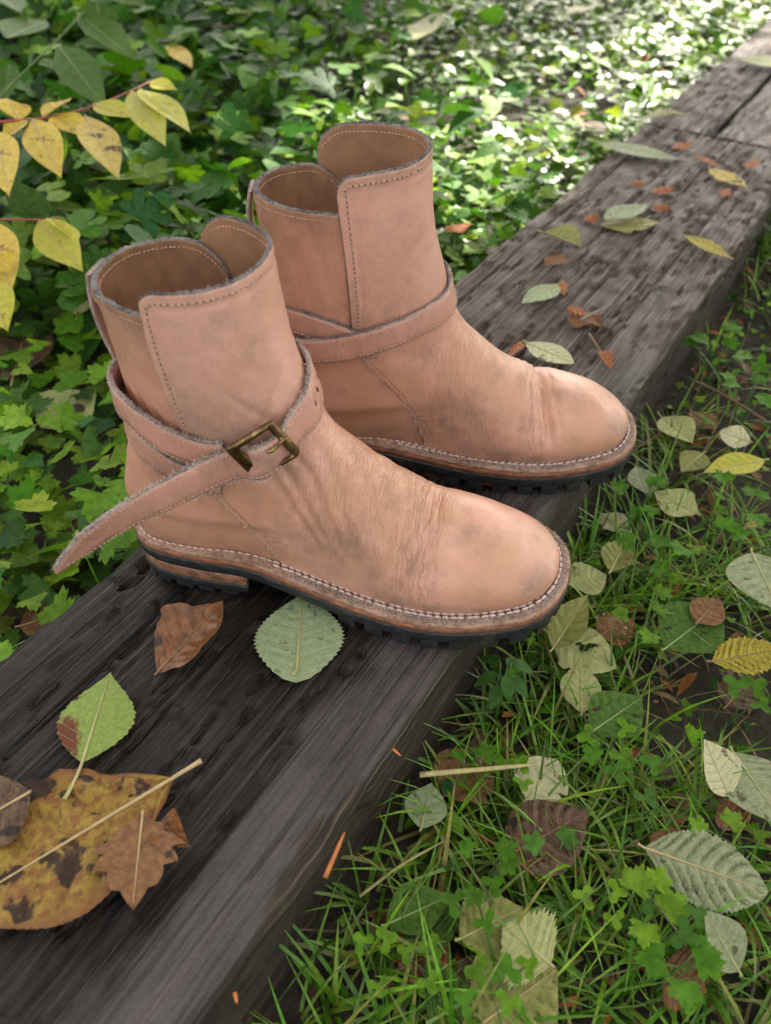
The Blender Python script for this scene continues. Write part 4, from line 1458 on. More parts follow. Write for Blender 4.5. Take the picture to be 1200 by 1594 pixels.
def blade_mesh(name, L, W, mat, peak=.42, taper=1.15, serr=0.0, nser=26, curl=0.0, cup=0.0, fold=0.0, nv=9, relief=.0008, ns=44, nt=13, twist=0.0, seed=0, notch=0.0, wave=0.0, rag=0.0, base_p=.86):
    """leaf blade: x from base to tip, y across; returns the mesh and the midrib polyline"""
    s = np.linspace(0, 1, ns)
    a = peak
    w = np.where(s < a, np.sin(np.clip(s / a, 0, 1) * math.pi / 2) ** base_p, np.cos(np.clip((s - a) / (1 - a), 0, 1) * math.pi / 2) ** (1 / taper * 1.25))
    t = np.linspace(-1, 1, nt)
    S, T = np.meshgrid(s, t, indexing='ij')
    sr = (S * nser) % 1.0
    wid = np.repeat(w[:, None], nt, 1) * (1 + serr * (sr - .5) * np.abs(T) ** 4 * 2)
    if rag:
        wid = wid * (1 - rag * sstep(.55, .8, noise(S * 9 + seed, np.sign(T) * 3 + seed, 0, seed)) * np.abs(T) ** 2)
    X = S * L + notch * L * np.abs(T) ** 1.5 * -np.exp(-S * 9) + serr * .03 * L * np.abs(T) ** 4 * (sr - .3)
    Y = T * wid * W / 2
    ph = (S * nv - np.abs(T) ** 1.25 * nv * .20) % 1.0
    vd = np.minimum(ph, 1 - ph)
    Z = relief * (np.exp(-(vd / .10) ** 2) * -1.0 + .9 * np.sin(np.clip(vd * 2, 0, 1) * math.pi / 2)) * np.sin(np.abs(T) * math.pi * .9) * np.minimum(w[:, None] * 1.4, 1)
    Z = Z + fold * np.abs(Y) + cup * (Y / (W / 2)) ** 2 * W
    Z = Z + wave * W * (noise(S * 4 + seed, T * 1.6, 0, seed + 1) - .5) * 2 * np.abs(T)
    # curl along the length
    if curl:
        ang = curl * S
        X, Z = X * np.cos(ang * .5), Z * np.cos(ang) + X * np.sin(ang * .5)
    if twist:
        tw = twist * S
        Y, Z = Y * np.cos(tw) - Z * np.sin(tw), Y * np.sin(tw) + Z * np.cos(tw)
    V = np.stack([X, Y, Z], -1)
    rib = V[:, nt // 2].copy()
    F = grid_faces(ns, nt)
    uv = np.stack([T * .5 + .5, S], -1).reshape(-1, 2)
    me = mesh(name, V.reshape(-1, 3), F, mat, uv=uv)
    return me, rib

def tube(name, P, r0, r1, mat, seg=6):
    P = np.asarray(P, float)
    n = len(P)
    Tg = np.gradient(P, axis=0)
    Tg /= np.maximum(np.linalg.norm(Tg, axis=1), 1e-9)[:, None]
    ref = np.array([.03, .05, 1.0]) if abs(Tg[0, 2]) < .9 else np.array([1.0, 0, 0])
    A = np.cross(Tg, ref)
    A /= np.linalg.norm(A, axis=1)[:, None]
    B = np.cross(A, Tg)
    r = (np.linspace(r0, r1, n))[:, None] if np.ndim(r0) == 0 else np.asarray(r0)[:, None]
    V = np.stack([P + (A * math.cos(q) + B * math.sin(q)) * r for q in np.linspace(0, 2 * math.pi, seg, endpoint=False)], 1).reshape(-1, 3)
    F = [list(f) for f in grid_faces(n, seg, wrap_j=True)] + [list(range(seg)), [(n - 1) * seg + k for k in range(seg)][::-1]]
    return mesh(name, V, F, mat)

M['rib_pale'] = plain('pale_midrib', (0.40, 0.38, 0.17), 0.5, 0.2, 200, 0.0002)
M['rib_brown'] = plain('brown_midrib', (0.24, 0.15, 0.07), 0.6, 0.3, 200, 0.0002)
M['rib_tan'] = plain('tan_midrib', (0.46, 0.34, 0.17), 0.5, 0.2, 200, 0.0002)
M['rib_green'] = plain('green_midrib', (0.22, 0.30, 0.10), 0.5, 0.2, 200, 0.0002)

def fallen_leaf(base, tip, W, mat, label, rib='rib_pale', z=0.002, pet=0.25, group=None, tz=None, roll=0.0, rib_r=.0008, pet_bend=.0, name='fallen_leaf', tip_lift=0.0, **kw):
    """a leaf lying where the photograph shows it: base and tip as points on the plane at height z"""
    b = at(base[0], base[1], z)
    t = at(tip[0], tip[1], z if tz is None else tz)
    d = t - b
    L = float(np.linalg.norm(d))
    root = empty(name, b)
    ez = math.atan2(d[1], d[0])
    ey = -math.asin(np.clip(d[2] / L, -1, 1))
    root.rotation_euler = (roll, ey, ez)
    me, rib_l = blade_mesh('blade', L, W, mat, **kw)
    link('blade', me, root)
    pl = pet * L
    pp = np.array([[-pl * k, pet_bend * pl * k * k, .0006] for k in np.linspace(1, 0, 6)[:-1]])
    P = np.concatenate([pp, rib_l[:-3] + np.array([0, 0, .0003])])
    n = len(P)
    rad = np.interp(np.arange(n), [0, 1, 4, n - 1], [rib_r * 1.5, rib_r * 1.15, rib_r, rib_r * .25])
    link('midrib', tube('midrib', P, rad, 0, M[rib]), root)
    tag(root, label, 'leaf', group)
    return root

# materials of the fallen leaves
LM = {}
LM['green_fresh'] = leaf_material('leaf_fresh_green', (0.19, 0.28, 0.05), (0.26, 0.34, 0.075), (0.36, 0.42, 0.15), (0.10, 0.05, 0.02), 0.12, nv=8, blotch=((0.14, 0.035, 0.015), 0.88, 0.27, 0.26), trans=.12)
LM['green_pale'] = leaf_material('leaf_pale_green', (0.264, 0.341, 0.176), (0.341, 0.407, 0.242), (0.42, 0.46, 0.24), (0.16, 0.19, 0.11), 0.45, nv=8, mott=36, trans=.12)
LM['big_brown'] = leaf_material('leaf_mottled_brown', (0.19, 0.072, 0.020), (0.31, 0.215, 0.032), (0.32, 0.18, 0.07), (0.020, 0.011, 0.010), 1.25, nv=7, mott=17, vein_w=0.035, edge=(0.17, 0.065, 0.022), trans=.05, rough=.42)
LM['brown_dry'] = leaf_material('leaf_dry_brown', (0.16, 0.072, 0.030), (0.26, 0.125, 0.05), (0.26, 0.16, 0.09), (0.05, 0.03, 0.02), 0.3, nv=6, mott=22, trans=.05)
LM['brown_dark'] = leaf_material('leaf_dark_brown', (0.066, 0.038, 0.024), (0.144, 0.086, 0.048), (0.22, 0.15, 0.09), (0.02, 0.013, 0.01), 0.5, nv=8, mott=20, trans=.05)
LM['orange_brown'] = leaf_material('leaf_wet_orange_brown', (0.13, 0.045, 0.014), (0.26, 0.10, 0.028), (0.17, 0.065, 0.025), (0.03, 0.015, 0.01), 0.45, nv=7, mott=16, rough=.32, trans=.05, wet=.5)
LM['orange'] = leaf_material('leaf_bright_orange', (0.42, 0.12, 0.025), (0.30, 0.08, 0.02), (0.4, 0.16, 0.05), nv=5, trans=.1)
LM['cream'] = leaf_material('leaf_cream', (0.480, 0.480, 0.288), (0.564, 0.528, 0.324), (0.45, 0.44, 0.25), (0.12, 0.08, 0.05), 0.25, nv=7, mott=14, trans=.1)
LM['yellow'] = leaf_material('leaf_yellow', (0.62, 0.42, 0.05), (0.74, 0.56, 0.08), (0.68, 0.50, 0.12), (0.34, 0.16, 0.02), 0.45, nv=6, mott=14, trans=.25)
LM['yellow_dirty'] = leaf_material('leaf_yellow_stained', (0.50, 0.36, 0.06), (0.58, 0.45, 0.09), (0.42, 0.30, 0.08), (0.08, 0.04, 0.02), 0.9, nv=6, mott=12, trans=.22)
LM['yellow_green'] = leaf_material('leaf_yellow_green', (0.46, 0.48, 0.05), (0.62, 0.54, 0.07), (0.48, 0.48, 0.14), (0.35, 0.2, 0.03), 0.1, nv=6, mott=14, trans=.28)
LM['grey_green'] = leaf_material('leaf_grey_green', (0.20, 0.25, 0.13), (0.29, 0.33, 0.19), (0.30, 0.26, 0.13), (0.10, 0.09, 0.05), 0.2, nv=10, mott=20, vein_w=.05, trans=.1)
LM['green_dark'] = leaf_material('leaf_dark_green', (0.035, 0.10, 0.010), (0.075, 0.16, 0.014), (0.14, 0.17, 0.05), (0.03, 0.02, 0.01), 0.3, nv=8, trans=.15, rough=.62)
LM['olive'] = leaf_material('leaf_olive', (0.20, 0.23, 0.055), (0.33, 0.31, 0.10), (0.30, 0.29, 0.14), (0.09, 0.05, 0.03), 0.4, nv=8, mott=16, trans=.12)
LM['pale_olive'] = leaf_material('leaf_pale_olive', (0.32, 0.37, 0.13), (0.43, 0.44, 0.19), (0.38, 0.38, 0.2), (0.18, 0.11, 0.06), 0.25, nv=8, mott=14, trans=.12)
LM['striped'] = leaf_material('leaf_yellow_striped', (0.52, 0.40, 0.04), (0.40, 0.36, 0.05), (0.10, 0.08, 0.03), (0.2, 0.1, 0.02), 0.2, nv=9, vein_w=.12, trans=.2)

# ---- on the near timber
fallen_leaf((128, 1187), (172, 1046), .047, LM['green_fresh'], 'yellow-green serrated leaf with a red-brown stain, near timber', z=.0075, pet=.36, pet_bend=.15, serr=.05, nser=26, peak=.45, taper=1.0, fold=-.05, nv=8, relief=.0006, rib_r=.0010)
fallen_leaf((268, 1212), (-110, 1440), .088, LM['big_brown'], 'largest leaf, mottled brown and yellow with dark spots and a long pale midrib', rib='rib_tan', z=.005, pet=.14, peak=.50, taper=.95, serr=.012, nser=34, base_p=1.0, fold=.03, nv=7, relief=.0020, rib_r=.0013, ns=70, nt=19, wave=.07, rag=.12, cup=.03)
fallen_leaf((222, 1268), (206, 1416), .042, LM['brown_dry'], 'small pointed dry brown leaf lying on the largest leaf', rib='rib_tan', z=.013, pet=.04, peak=.42, taper=1.0, base_p=.95, fold=.10, serr=.22, nser=5, wave=.06, nv=6, rib_r=.0007)
fallen_leaf((246, 1280), (300, 1322), .020, LM['orange_brown'], 'curled orange-brown leaf scrap beside the small dry brown leaf', rib='rib_brown', z=.010, tz=.012, pet=.0, peak=.25, taper=.7, cup=.35, nv=4, rib_r=.0005, twist=.6)
fallen_leaf((48, 1232), (-70, 1300), .046, LM['brown_dark'], 'dark brown leaf cut off by the left frame edge, over the largest leaf', rib='rib_tan', z=.012, pet=.0, peak=.45, taper=1.2, fold=.08, nv=7, rib_r=.0009)
fallen_leaf((244, 1048), (348, 934), .044, LM['orange_brown'], 'wet curled orange-brown leaf beside the heel of the front boot', rib='rib_brown', z=.003, tz=.016, pet=.03, peak=.5, taper=1.2, cup=.30, nv=7, wave=.10, seed=4, rib_r=.0007, rag=.2, relief=.0012)
fallen_leaf((462, 1042), (470, 925), .060, LM['green_pale'], 'round pale green serrated leaf half under the sole of the front boot', z=.0065, pet=.07, serr=.07, nser=22, peak=.40, taper=1.3, fold=-.04, nv=8, relief=.0008, notch=.16, rib_r=.0010, pet_bend=.6, base_p=.5)
# ---- between and behind the boots
fallen_leaf((700, 745), (610, 690), .034, LM['brown_dry'], 'brown leaf in the gap under the arch of the rear boot', rib='rib_brown', z=.004, pet=.0, cup=.15, nv=6)
fallen_leaf((640, 708), (768, 757), .012, LM['orange'], 'thin orange cedar frond lying under the rear boot', rib='rib_brown', z=.008, pet=.0, serr=.5, nser=14, nv=6, rib_r=.0008)
fallen_leaf((818, 533), (893, 566), .034, LM['cream'], 'cream leaf with brown spots above the toe of the rear boot', z=.006, pet=.05, peak=.5, taper=1.6, nv=7, fold=.05)
fallen_leaf((814, 530), (790, 560), .012, LM['orange'], 'orange cedar scrap at the stalk of the spotted cream leaf', rib='rib_brown', z=.005, pet=.0, serr=.5, nser=6, nv=4, twist=.8)
fallen_leaf((933, 545), (952, 574), .014, LM['orange'], 'bright orange cedar scrap with a short stick, above the rear toe', rib='rib_brown', z=.006, pet=.9, serr=.5, nser=6, nv=4, cup=.3)
fallen_leaf((872, 443), (812, 472), .030, LM['green_pale'], 'pale green leaf lying on the timber beside the rear boot shaft', rib='rib_pale', z=.005, pet=.06, peak=.42, taper=1.3, nv=7, fold=.06)
fallen_leaf((875, 436), (878, 460), .010, LM['orange'], 'orange scrap touching the stalk of a pale green leaf', rib='rib_brown', z=.006, pet=.0, serr=.5, nser=5, nv=3, twist=.6)
fallen_leaf((884, 482), (941, 512), .034, LM['brown_dry'], 'crumpled brown leaf crossed by a thin grey stick', rib='rib_brown', z=.006, pet=.05, wave=.16, rag=.3, nv=6, seed=3)
fallen_leaf((886, 476), (912, 494), .014, LM['orange'], 'orange frond lying against the crumpled brown leaf', rib='rib_brown', z=.010, pet=.0, serr=.5, nser=6, nv=4)
fallen_leaf((845, 362), (905, 384), .042, LM['olive'], 'folded green leaf standing up on the timber, above the pale leaf', rib='rib_pale', z=.008, tz=.016, pet=.12, fold=.55, nv=7)
fallen_leaf((878, 397), (848, 414), .026, LM['brown_dry'], 'small pinkish brown leaf under the folded green leaf', rib='rib_brown', z=.004, pet=.0, nv=5, wave=.1)
fallen_leaf((1137, 402), (1062, 364), .026, LM['striped'], 'narrow yellow leaf with brown edges near the right edge of the timber', rib='rib_tan', z=.006, pet=.05, peak=.5, taper=1.0, nv=7, fold=.12, rag=.2)
fallen_leaf((935, 352), (1028, 345), .050, LM['olive'], 'flat grey-brown leaf under the bluish leaf on the far timber', rib='rib_brown', z=.004, pet=.0, nv=8, wave=.06, rag=.2)
fallen_leaf((940, 342), (1010, 318), .036, LM['grey_green'], 'bluish grey leaf on top of the flat grey-brown leaf', z=.012, pet=.0, nv=8, fold=.10)
fallen_leaf((1105, 262), (1162, 291), .038, LM['yellow_dirty'], 'yellow-orange leaf on the far right of the timber', rib='rib_tan', z=.006, pet=.05, nv=6, peak=.45)
fallen_leaf((1078, 240), (1128, 262), .014, LM['orange'], 'orange frond above the yellow-orange leaf', rib='rib_brown', z=.006, pet=.0, serr=.5, nser=8, nv=4)
fallen_leaf((928, 222), (1056, 248), .048, LM['grey_green'], 'long pale grey-green leaf overhanging the far edge of the timber', z=.010, tz=.004, pet=.10, peak=.5, taper=1.2, nv=11, fold=.05, serr=.06, nser=24)
fallen_leaf((1066, 178), (998, 184), .034, LM['cream'], 'thin pale curled leaf near the far end of the timber', z=.012, pet=.1, cup=.25, nv=6)
fallen_leaf((1152, 92), (1262, 104), .080, LM['pale_olive'], 'pale leaf cut by the right frame edge at the far timber end', z=.010, pet=.05, nv=8, fold=.05)
for px, py, qx, qy, lab in ((1160, 262, 1185, 248, 'orange scrap at the right frame edge, above the far grey timber end'), (1012, 300, 1052, 292, 'orange scrap lengthwise in the middle of the far timber'), (1012, 322, 1046, 324, 'orange scrap just right of the bluish grey leaf'), (908, 344, 934, 336, 'orange scrap just left of the bluish grey leaf'), (1046, 232, 1078, 222, 'pale orange scrap above the long grey-green leaf tip'), (1122, 306, 1138, 294, 'orange scrap under the yellow-orange leaf'), (984, 282, 1002, 290, 'small orange scrap under the long grey-green leaf')):
    fallen_leaf((px, py), (qx, qy), .014, LM['orange'], lab, rib='rib_brown', z=.005, pet=.0, serr=.5, nser=6, nv=4, twist=.5, name='leaf_scrap')
# needles and sticks
def stick(name, a, b, za, zb, r, mat, label, cat='twig', bend=.02):
    A, B = at(*a, za), at(*b, zb)
    c = (A + B) / 2 + np.array([0, 0, bend * np.linalg.norm(B - A)])
    P = catmull(np.array([A, c, B]), 14) - A
    rad = np.interp(np.arange(14), [0, 9, 13], [r, r * .8, r * .4])
    o = link(name, tube(name, P, rad, 0, mat))
    o.location = A
    tag(o, label, cat)
    return o
M['orange_twig'] = plain('orange_twig', (0.45, 0.15, 0.03), 0.6, 0.4, 200, 0.0004)
M['rust_twig'] = plain('rust_twig', (0.26, 0.09, 0.03), 0.7, 0.4, 200, 0.0004)
M['grey_twig'] = plain('grey_twig', (0.30, 0.27, 0.23), 0.7, 0.4, 200, 0.0004)
M['straw'] = plain('straw', (0.42, 0.36, 0.16), 0.6, 0.3, 200, 0.0003)
M['brown_twig'] = plain('brown_twig', (0.14, 0.08, 0.045), 0.7, 0.4, 200, 0.0004)
stick('cedar_needle', (506, 1366), (536, 1296), -.004, -.004, .0015, M['orange_twig'], 'bright orange needle on the broken right edge of the timber', 'needle', .0)
stick('cedar_needle', (365, 1545), (369, 1562), -.004, -.004, .0011, M['orange_twig'], 'tiny orange needle on the timber near the bottom of the picture', 'needle', .0)
stick('cedar_needle', (612, 1166), (624, 1177), .004, .004, .0010, M['orange_twig'], 'tiny orange needle at the timber edge below the front boot', 'needle', .0)
stick('twig', (903, 498), (953, 474), .010, .012, .0012, M['grey_twig'], 'thin grey stick across the crumpled brown leaf')

# ------------------------------------------------------------------ fallen leaves in the grass on the right
GZR = -.070
def gl(base, tip, W, mat, label, z=GZR, **kw):
    W = W * .84
    z = z + .007
    if 'tz' in kw: kw['tz'] += .007
    kw.setdefault('pet', .06)
    if mat == 'green_dark': kw.setdefault('rib', 'rib_green')
    kw.setdefault('pet_bend', .25)
    return fallen_leaf(base, tip, W, LM[mat], label, z=z, **kw)
gl((1003, 1320), (1196, 1388), .056, 'grey_green', 'large ribbed grey-green leaf in the grass at lower right', rib='rib_tan', z=-.055, serr=.06, nser=26, nv=9, relief=.0022, peak=.5, taper=1.7, ns=64, nt=17)
gl((1150, 1512), (1095, 1415), .034, 'grey_green', 'narrow grey leaf standing below the large ribbed leaf', z=-.072, tz=-.050, nv=7, fold=.3)
gl((785, 1335), (918, 1262), .058, 'brown_dark', 'dark brown ribbed leaf in the grass beside a straw-coloured twig', rib='rib_brown', nv=9, relief=.0026, wave=.05, z=-.068)
gl((860, 990), (960, 1040), .056, 'pale_olive', 'broad yellow-green leaf below the toe of the front boot', rib='rib_pale', wave=.06, nv=6, taper=1.6, rag=.15, pet=.2)
gl((905, 1110), (903, 1035), .036, 'pale_olive', 'small pale oval leaf under the broad yellow-green leaf', z=-.066, peak=.5, taper=1.6, nv=6)
gl((860, 1010), (915, 925), .034, 'olive', 'upright olive leaf with brown patches touching the front boot toe', z=-.060, tz=-.035, fold=.25, nv=6)
gl((930, 990), (988, 962), .040, 'orange_brown', 'reddish brown leaf right of the front boot toe', rib='rib_brown', wave=.12, nv=6, seed=2)
gl((1108, 1030), (1230, 1008), .038, 'striped', 'bright yellow leaf with dark veins at the right frame edge', rib='rib_brown', z=-.048, nv=10, relief=.0020, serr=.1, nser=16)
gl((1170, 860), (1215, 955), .070, 'grey_green', 'pale blue-grey leaf cut by the right frame edge', z=-.030, nv=8, fold=.08)
gl((1135, 1240), (1095, 1150), .036, 'cream', 'curled cream leaf standing in the grass at right', z=-.060, tz=-.034, fold=.35, nv=7)
gl((1140, 1170), (1225, 1290), .056, 'grey_green', 'large wet grey-green leaf at the right edge beside the curled cream leaf', z=-.058, nv=9, wave=.05)
gl((820, 1245), (868, 1182), .046, 'cream', 'whitish torn leaf at the end of the straw-coloured twig', rag=.35, wave=.06, nv=6, peak=.4, taper=1.8)
gl((655, 1290), (672, 1218), .034, 'green_pale', 'small pale green leaf beside the timber, left of the straw twig', z=-.076, nv=6, peak=.45)
gl((690, 1240), (760, 1170), .056, 'brown_dry', 'brown leaf lying under the straw-coloured twig', rib='rib_brown', z=-.084, wave=.08, nv=7, rag=.2)
gl((715, 1462), (815, 1412), .048, 'olive', 'olive leaf with purple-brown edge at the bottom, left of the serrated one', wave=.08, nv=8, serr=.08)
gl((858, 1502), (782, 1440), .056, 'pale_olive', 'serrated pale green leaf at the bottom of the grass', serr=.14, nser=16, nv=7, z=-.062)
gl((740, 1600), (868, 1508), .070, 'olive', 'large olive leaf with pale midrib at the bottom frame edge', rib='rib_tan', nv=8, z=-.072, relief=.0014)
gl((620, 1510), (700, 1470), .050, 'orange_brown', 'rust-brown leaf at the bottom between dark green leaves', rib='rib_brown', z=-.080, wave=.12, nv=7)
gl((668, 1590), (745, 1545), .060, 'green_dark', 'dark green leaf at the bottom frame edge', z=-.072, nv=9, relief=.0018)
gl((690, 1480), (648, 1410), .048, 'green_dark', 'dark green leaf above the rust-brown leaf at the bottom', z=-.076, nv=9, relief=.0018, fold=.2)
gl((600, 1440), (700, 1395), .034, 'green_dark', 'dark green folded leaf beside the timber near the bottom', z=-.064, nv=8, fold=.5)
gl((735, 1555), (765, 1490), .036, 'brown_dark', 'dark red-brown leaf above the large olive leaf at the bottom', rib='rib_brown', z=-.080, wave=.15, nv=6)
gl((920, 1140), (1000, 1085), .046, 'green_dark', 'shiny dark green leaf in the grass right of the small plants', z=-.055, nv=7, fold=.2)
gl((1035, 1010), (1120, 945), .060, 'green_dark', 'dark green leaf left of the bright yellow leaf', z=-.054, nv=8, fold=.2)
gl((1085, 970), (1120, 930), .032, 'brown_dry', 'mauve-brown leaf above the dark green leaf at right', rib='rib_brown', z=-.048, nv=6, wave=.1)
gl((1130, 1100), (1180, 1040), .040, 'brown_dark', 'brown leaf under the bright yellow leaf at the right edge', rib='rib_brown', z=-.070, nv=6, wave=.15)
gl((1035, 1500), (1100, 1545), .050, 'brown_dry', 'brown leaf under the lobed plants at lower right', rib='rib_brown', z=-.082, nv=7, wave=.1)
gl((1060, 1330), (1010, 1300), .030, 'brown_dry', 'small brown leaf above the large ribbed leaf', rib='rib_brown', z=-.078, nv=6, wave=.15)
gl((1160, 1290), (1120, 1245), .036, 'brown_dry', 'mauve-brown leaf under the curled cream leaf', rib='rib_brown', z=-.074, nv=6, wave=.15)
gl((885, 910), (945, 895), .044, 'pale_olive', 'pale green leaf just behind the toe of the front boot', z=-.066, nv=7, fold=.15)
gl((950, 890), (975, 838), .034, 'olive', 'tan-green leaf right of the front boot, beside the timber', z=-.062, nv=6, fold=.25)
gl((935, 800), (985, 830), .034, 'cream', 'faded tan leaf on the soil right of the front boot', z=-.078, nv=6, wave=.1)
gl((1030, 650), (1078, 690), .050, 'pale_olive', 'pale yellow-green leaf right of the rear boot toe', z=-.062, nv=7, fold=.25, pet=.2)
gl((1168, 688), (1120, 672), .046, 'cream', 'whitish round leaf at right, level with the rear boot toe', z=-.060, nv=6, wave=.08, taper=1.8)
gl((1190, 716), (1095, 735), .036, 'yellow_green', 'yellow leaf at right below the whitish round leaf', z=-.056, nv=7, fold=.2)
gl((1095, 705), (1060, 735), .034, 'olive', 'brown-edged olive leaf right of the rear boot sole', z=-.070, nv=6, fold=.2)
gl((1085, 800), (1018, 765), .052, 'pale_olive', 'pale leaf on the soil below the rear boot toe', z=-.070, nv=7, fold=.1, rag=.15)
gl((1075, 640), (1115, 670), .040, 'brown_dry', 'tan-brown leaf between the pale leaves right of the rear toe', rib='rib_brown', z=-.074, nv=6, wave=.12)
gl((1010, 770), (990, 725), .036, 'grey_green', 'dull green leaf against the timber under the rear toe', z=-.060, nv=6, fold=.2)
stick('twig', (653, 1206), (835, 1190), -.045, -.052, .0021, M['straw'], 'straw-coloured twig lying across the grass beside the timber', 'twig', .0)
stick('twig', (985, 700), (1060, 665), -.060, -.060, .0016, M['brown_twig'], 'reddish brown twig right of the rear boot toe', 'twig', .05)
stick('twig', (1190, 655), (1075, 590), -.050, -.045, .0018, M['brown_twig'], 'brown twig in the grass at right above the rear toe', 'twig', .03)
stick('twig', (560, 1395), (690, 1310), -.070, -.070, .0011, M['straw'], 'thin straw blade beside the timber low in the picture', 'twig', .1)
stick('twig', (730, 1290), (845, 1375), -.066, -.060, .0009, M['rust_twig'], 'orange-brown stalk over the dark ribbed leaf', 'twig', .1)
stick('cedar_needle', (780, 1350), (860, 1335), -.062, -.062, .0009, M['rust_twig'], 'rust-coloured cedar sprig in front of the dark ribbed leaf', 'needle', .05)

# ------------------------------------------------------------------ yellow-leaved branch at upper left
def leaf_on(root, P0, P1, W, mat, roll=0.0, name='leaf', **kw):
    """a leaf of a branch: blade from P0 to P1 (world), child of root (root unrotated)"""
    P0, P1 = np.asarray(P0), np.asarray(P1)
    d = P1 - P0
    L = float(np.linalg.norm(d))
    me, rib_l = blade_mesh(name, L, W, mat, **kw)
    o = link(name, me, root)
    o.location = P0 - np.array(root.location)
    ez = math.atan2(d[1], d[0])
    ey = -math.asin(np.clip(d[2] / L, -1, 1))
    o.rotation_mode = 'XYZ'
    o.rotation_euler = (Matrix.Rotation(ez, 3, 'Z') @ Matrix.Rotation(ey, 3, 'Y') @ Matrix.Rotation(roll, 3, 'X')).to_euler()
    n = len(rib_l) - 3
    link('midrib', tube('midrib', rib_l[:n] + np.array([0, 0, .0004]), np.linspace(.0009, .0003, n), 0, M['rib_tan'] if mat in YEL else M['rib_green'], 5), o)
    return o
YEL = [LM['yellow'], LM['yellow_dirty'], LM['yellow_green']]
M['red_stem'] = plain('red_stem', (0.36, 0.05, 0.05), 0.45, 0.3, 150, 0.0002)
M['green_stem'] = plain('green_stem', (0.10, 0.16, 0.04), 0.5, 0.3, 150, 0.0002)
def branch(pix, z0, z1, stem_px, leaves, label, stem_mat, cat='branch', name='leafy_branch', r=.0016):
    A = at(*stem_px[0], z0)
    root = empty(name, A)
    n = len(stem_px)
    P = np.array([at(*p, z0 + (z1 - z0) * k / (n - 1)) for k, p in enumerate(stem_px)])
    C = catmull(P, 30)
    link('stem', tube('stem', C - A, r, r * .45, stem_mat), root)
    for (bx, by), (tx, ty), W, mt, dz, roll in leaves:
        k = min(max((bx - stem_px[0][0]) / (stem_px[-1][0] - stem_px[0][0] + 1e-6), 0), 1)
        zb = z0 + (z1 - z0) * k
        leaf_on(root, at(bx, by, zb), at(tx, ty, zb + dz), W, LM[mt], roll, serr=.0, nv=6, peak=.42, taper=1.0, fold=.14, relief=.0009, cup=.05, ns=30, nt=9, wave=.03, seed=int(bx))
    tag(root, label, cat)
    return root
branch(None, .125, .115, [(-60, 200), (0, 190), (80, 182), (160, 160), (236, 126)],
    [((28, 186), (10, 152), .040, 'yellow', .012, .3), ((42, 188), (4, 214), .036, 'yellow', -.010, .0), ((50, 186), (96, 278), .044, 'yellow', -.022, .2), ((66, 182), (112, 152), .040, 'yellow', .010, -.2), ((85, 178), (130, 212), .040, 'yellow', -.008, .1), ((132, 180), (186, 280), .046, 'yellow_dirty', -.024, -.1), ((145, 162), (208, 184), .034, 'yellow_green', -.004, .2), ((205, 142), (258, 228), .046, 'yellow_green', -.018, .1), ((218, 138), (298, 208), .046, 'yellow_green', -.014, -.2), ((232, 128), (276, 140), .026, 'yellow_green', -.004, .3), ((-6, 205), (14, 306), .046, 'yellow', -.020, .2)],
    'red-stemmed branch with yellow leaves reaching in at upper left', M['red_stem'])
branch(None, .075, .070, [(-70, 346), (-20, 342), (60, 342), (95, 340)],
    [((60, 342), (130, 424), .044, 'yellow_green', -.018, .3), ((80, 340), (120, 380), .034, 'yellow_green', -.006, -.6), ((-10, 345), (18, 460), .040, 'yellow', -.02, .1), ((-14, 400), (16, 424), .034, 'yellow', -.01, .1), ((-20, 440), (12, 516), .040, 'yellow_green', -.016, .2)],
    'lower red-stemmed branch with yellow-green leaves at the left edge', M['red_stem'])
# broad green leaves of a sapling at the top left
branch(None, .06, .16, [(-40, 190), (40, 110), (110, 40), (180, -40)],
    [((10, 60), (72, 30), .075, 'green_dark', -.02, .2), ((30, 20), (-20, -30), .07, 'green_dark', .0, .2), ((90, 70), (168, 172), .060, 'green_dark', -.05, .3), ((120, 20), (215, 96), .060, 'green_dark', -.05, .1), ((150, 0), (160, 64), .060, 'green_dark', -.05, -.2), ((60, 100), (130, 118), .05, 'green_dark', -.03, .2), ((15, 100), (10, 160), .05, 'green_dark', -.04, .2), ((130, -20), (232, 10), .060, 'green_dark', -.02, .2)],
    'green sapling with broad drooping leaves at the top left corner', M['green_stem'], 'sapling', 'sapling')

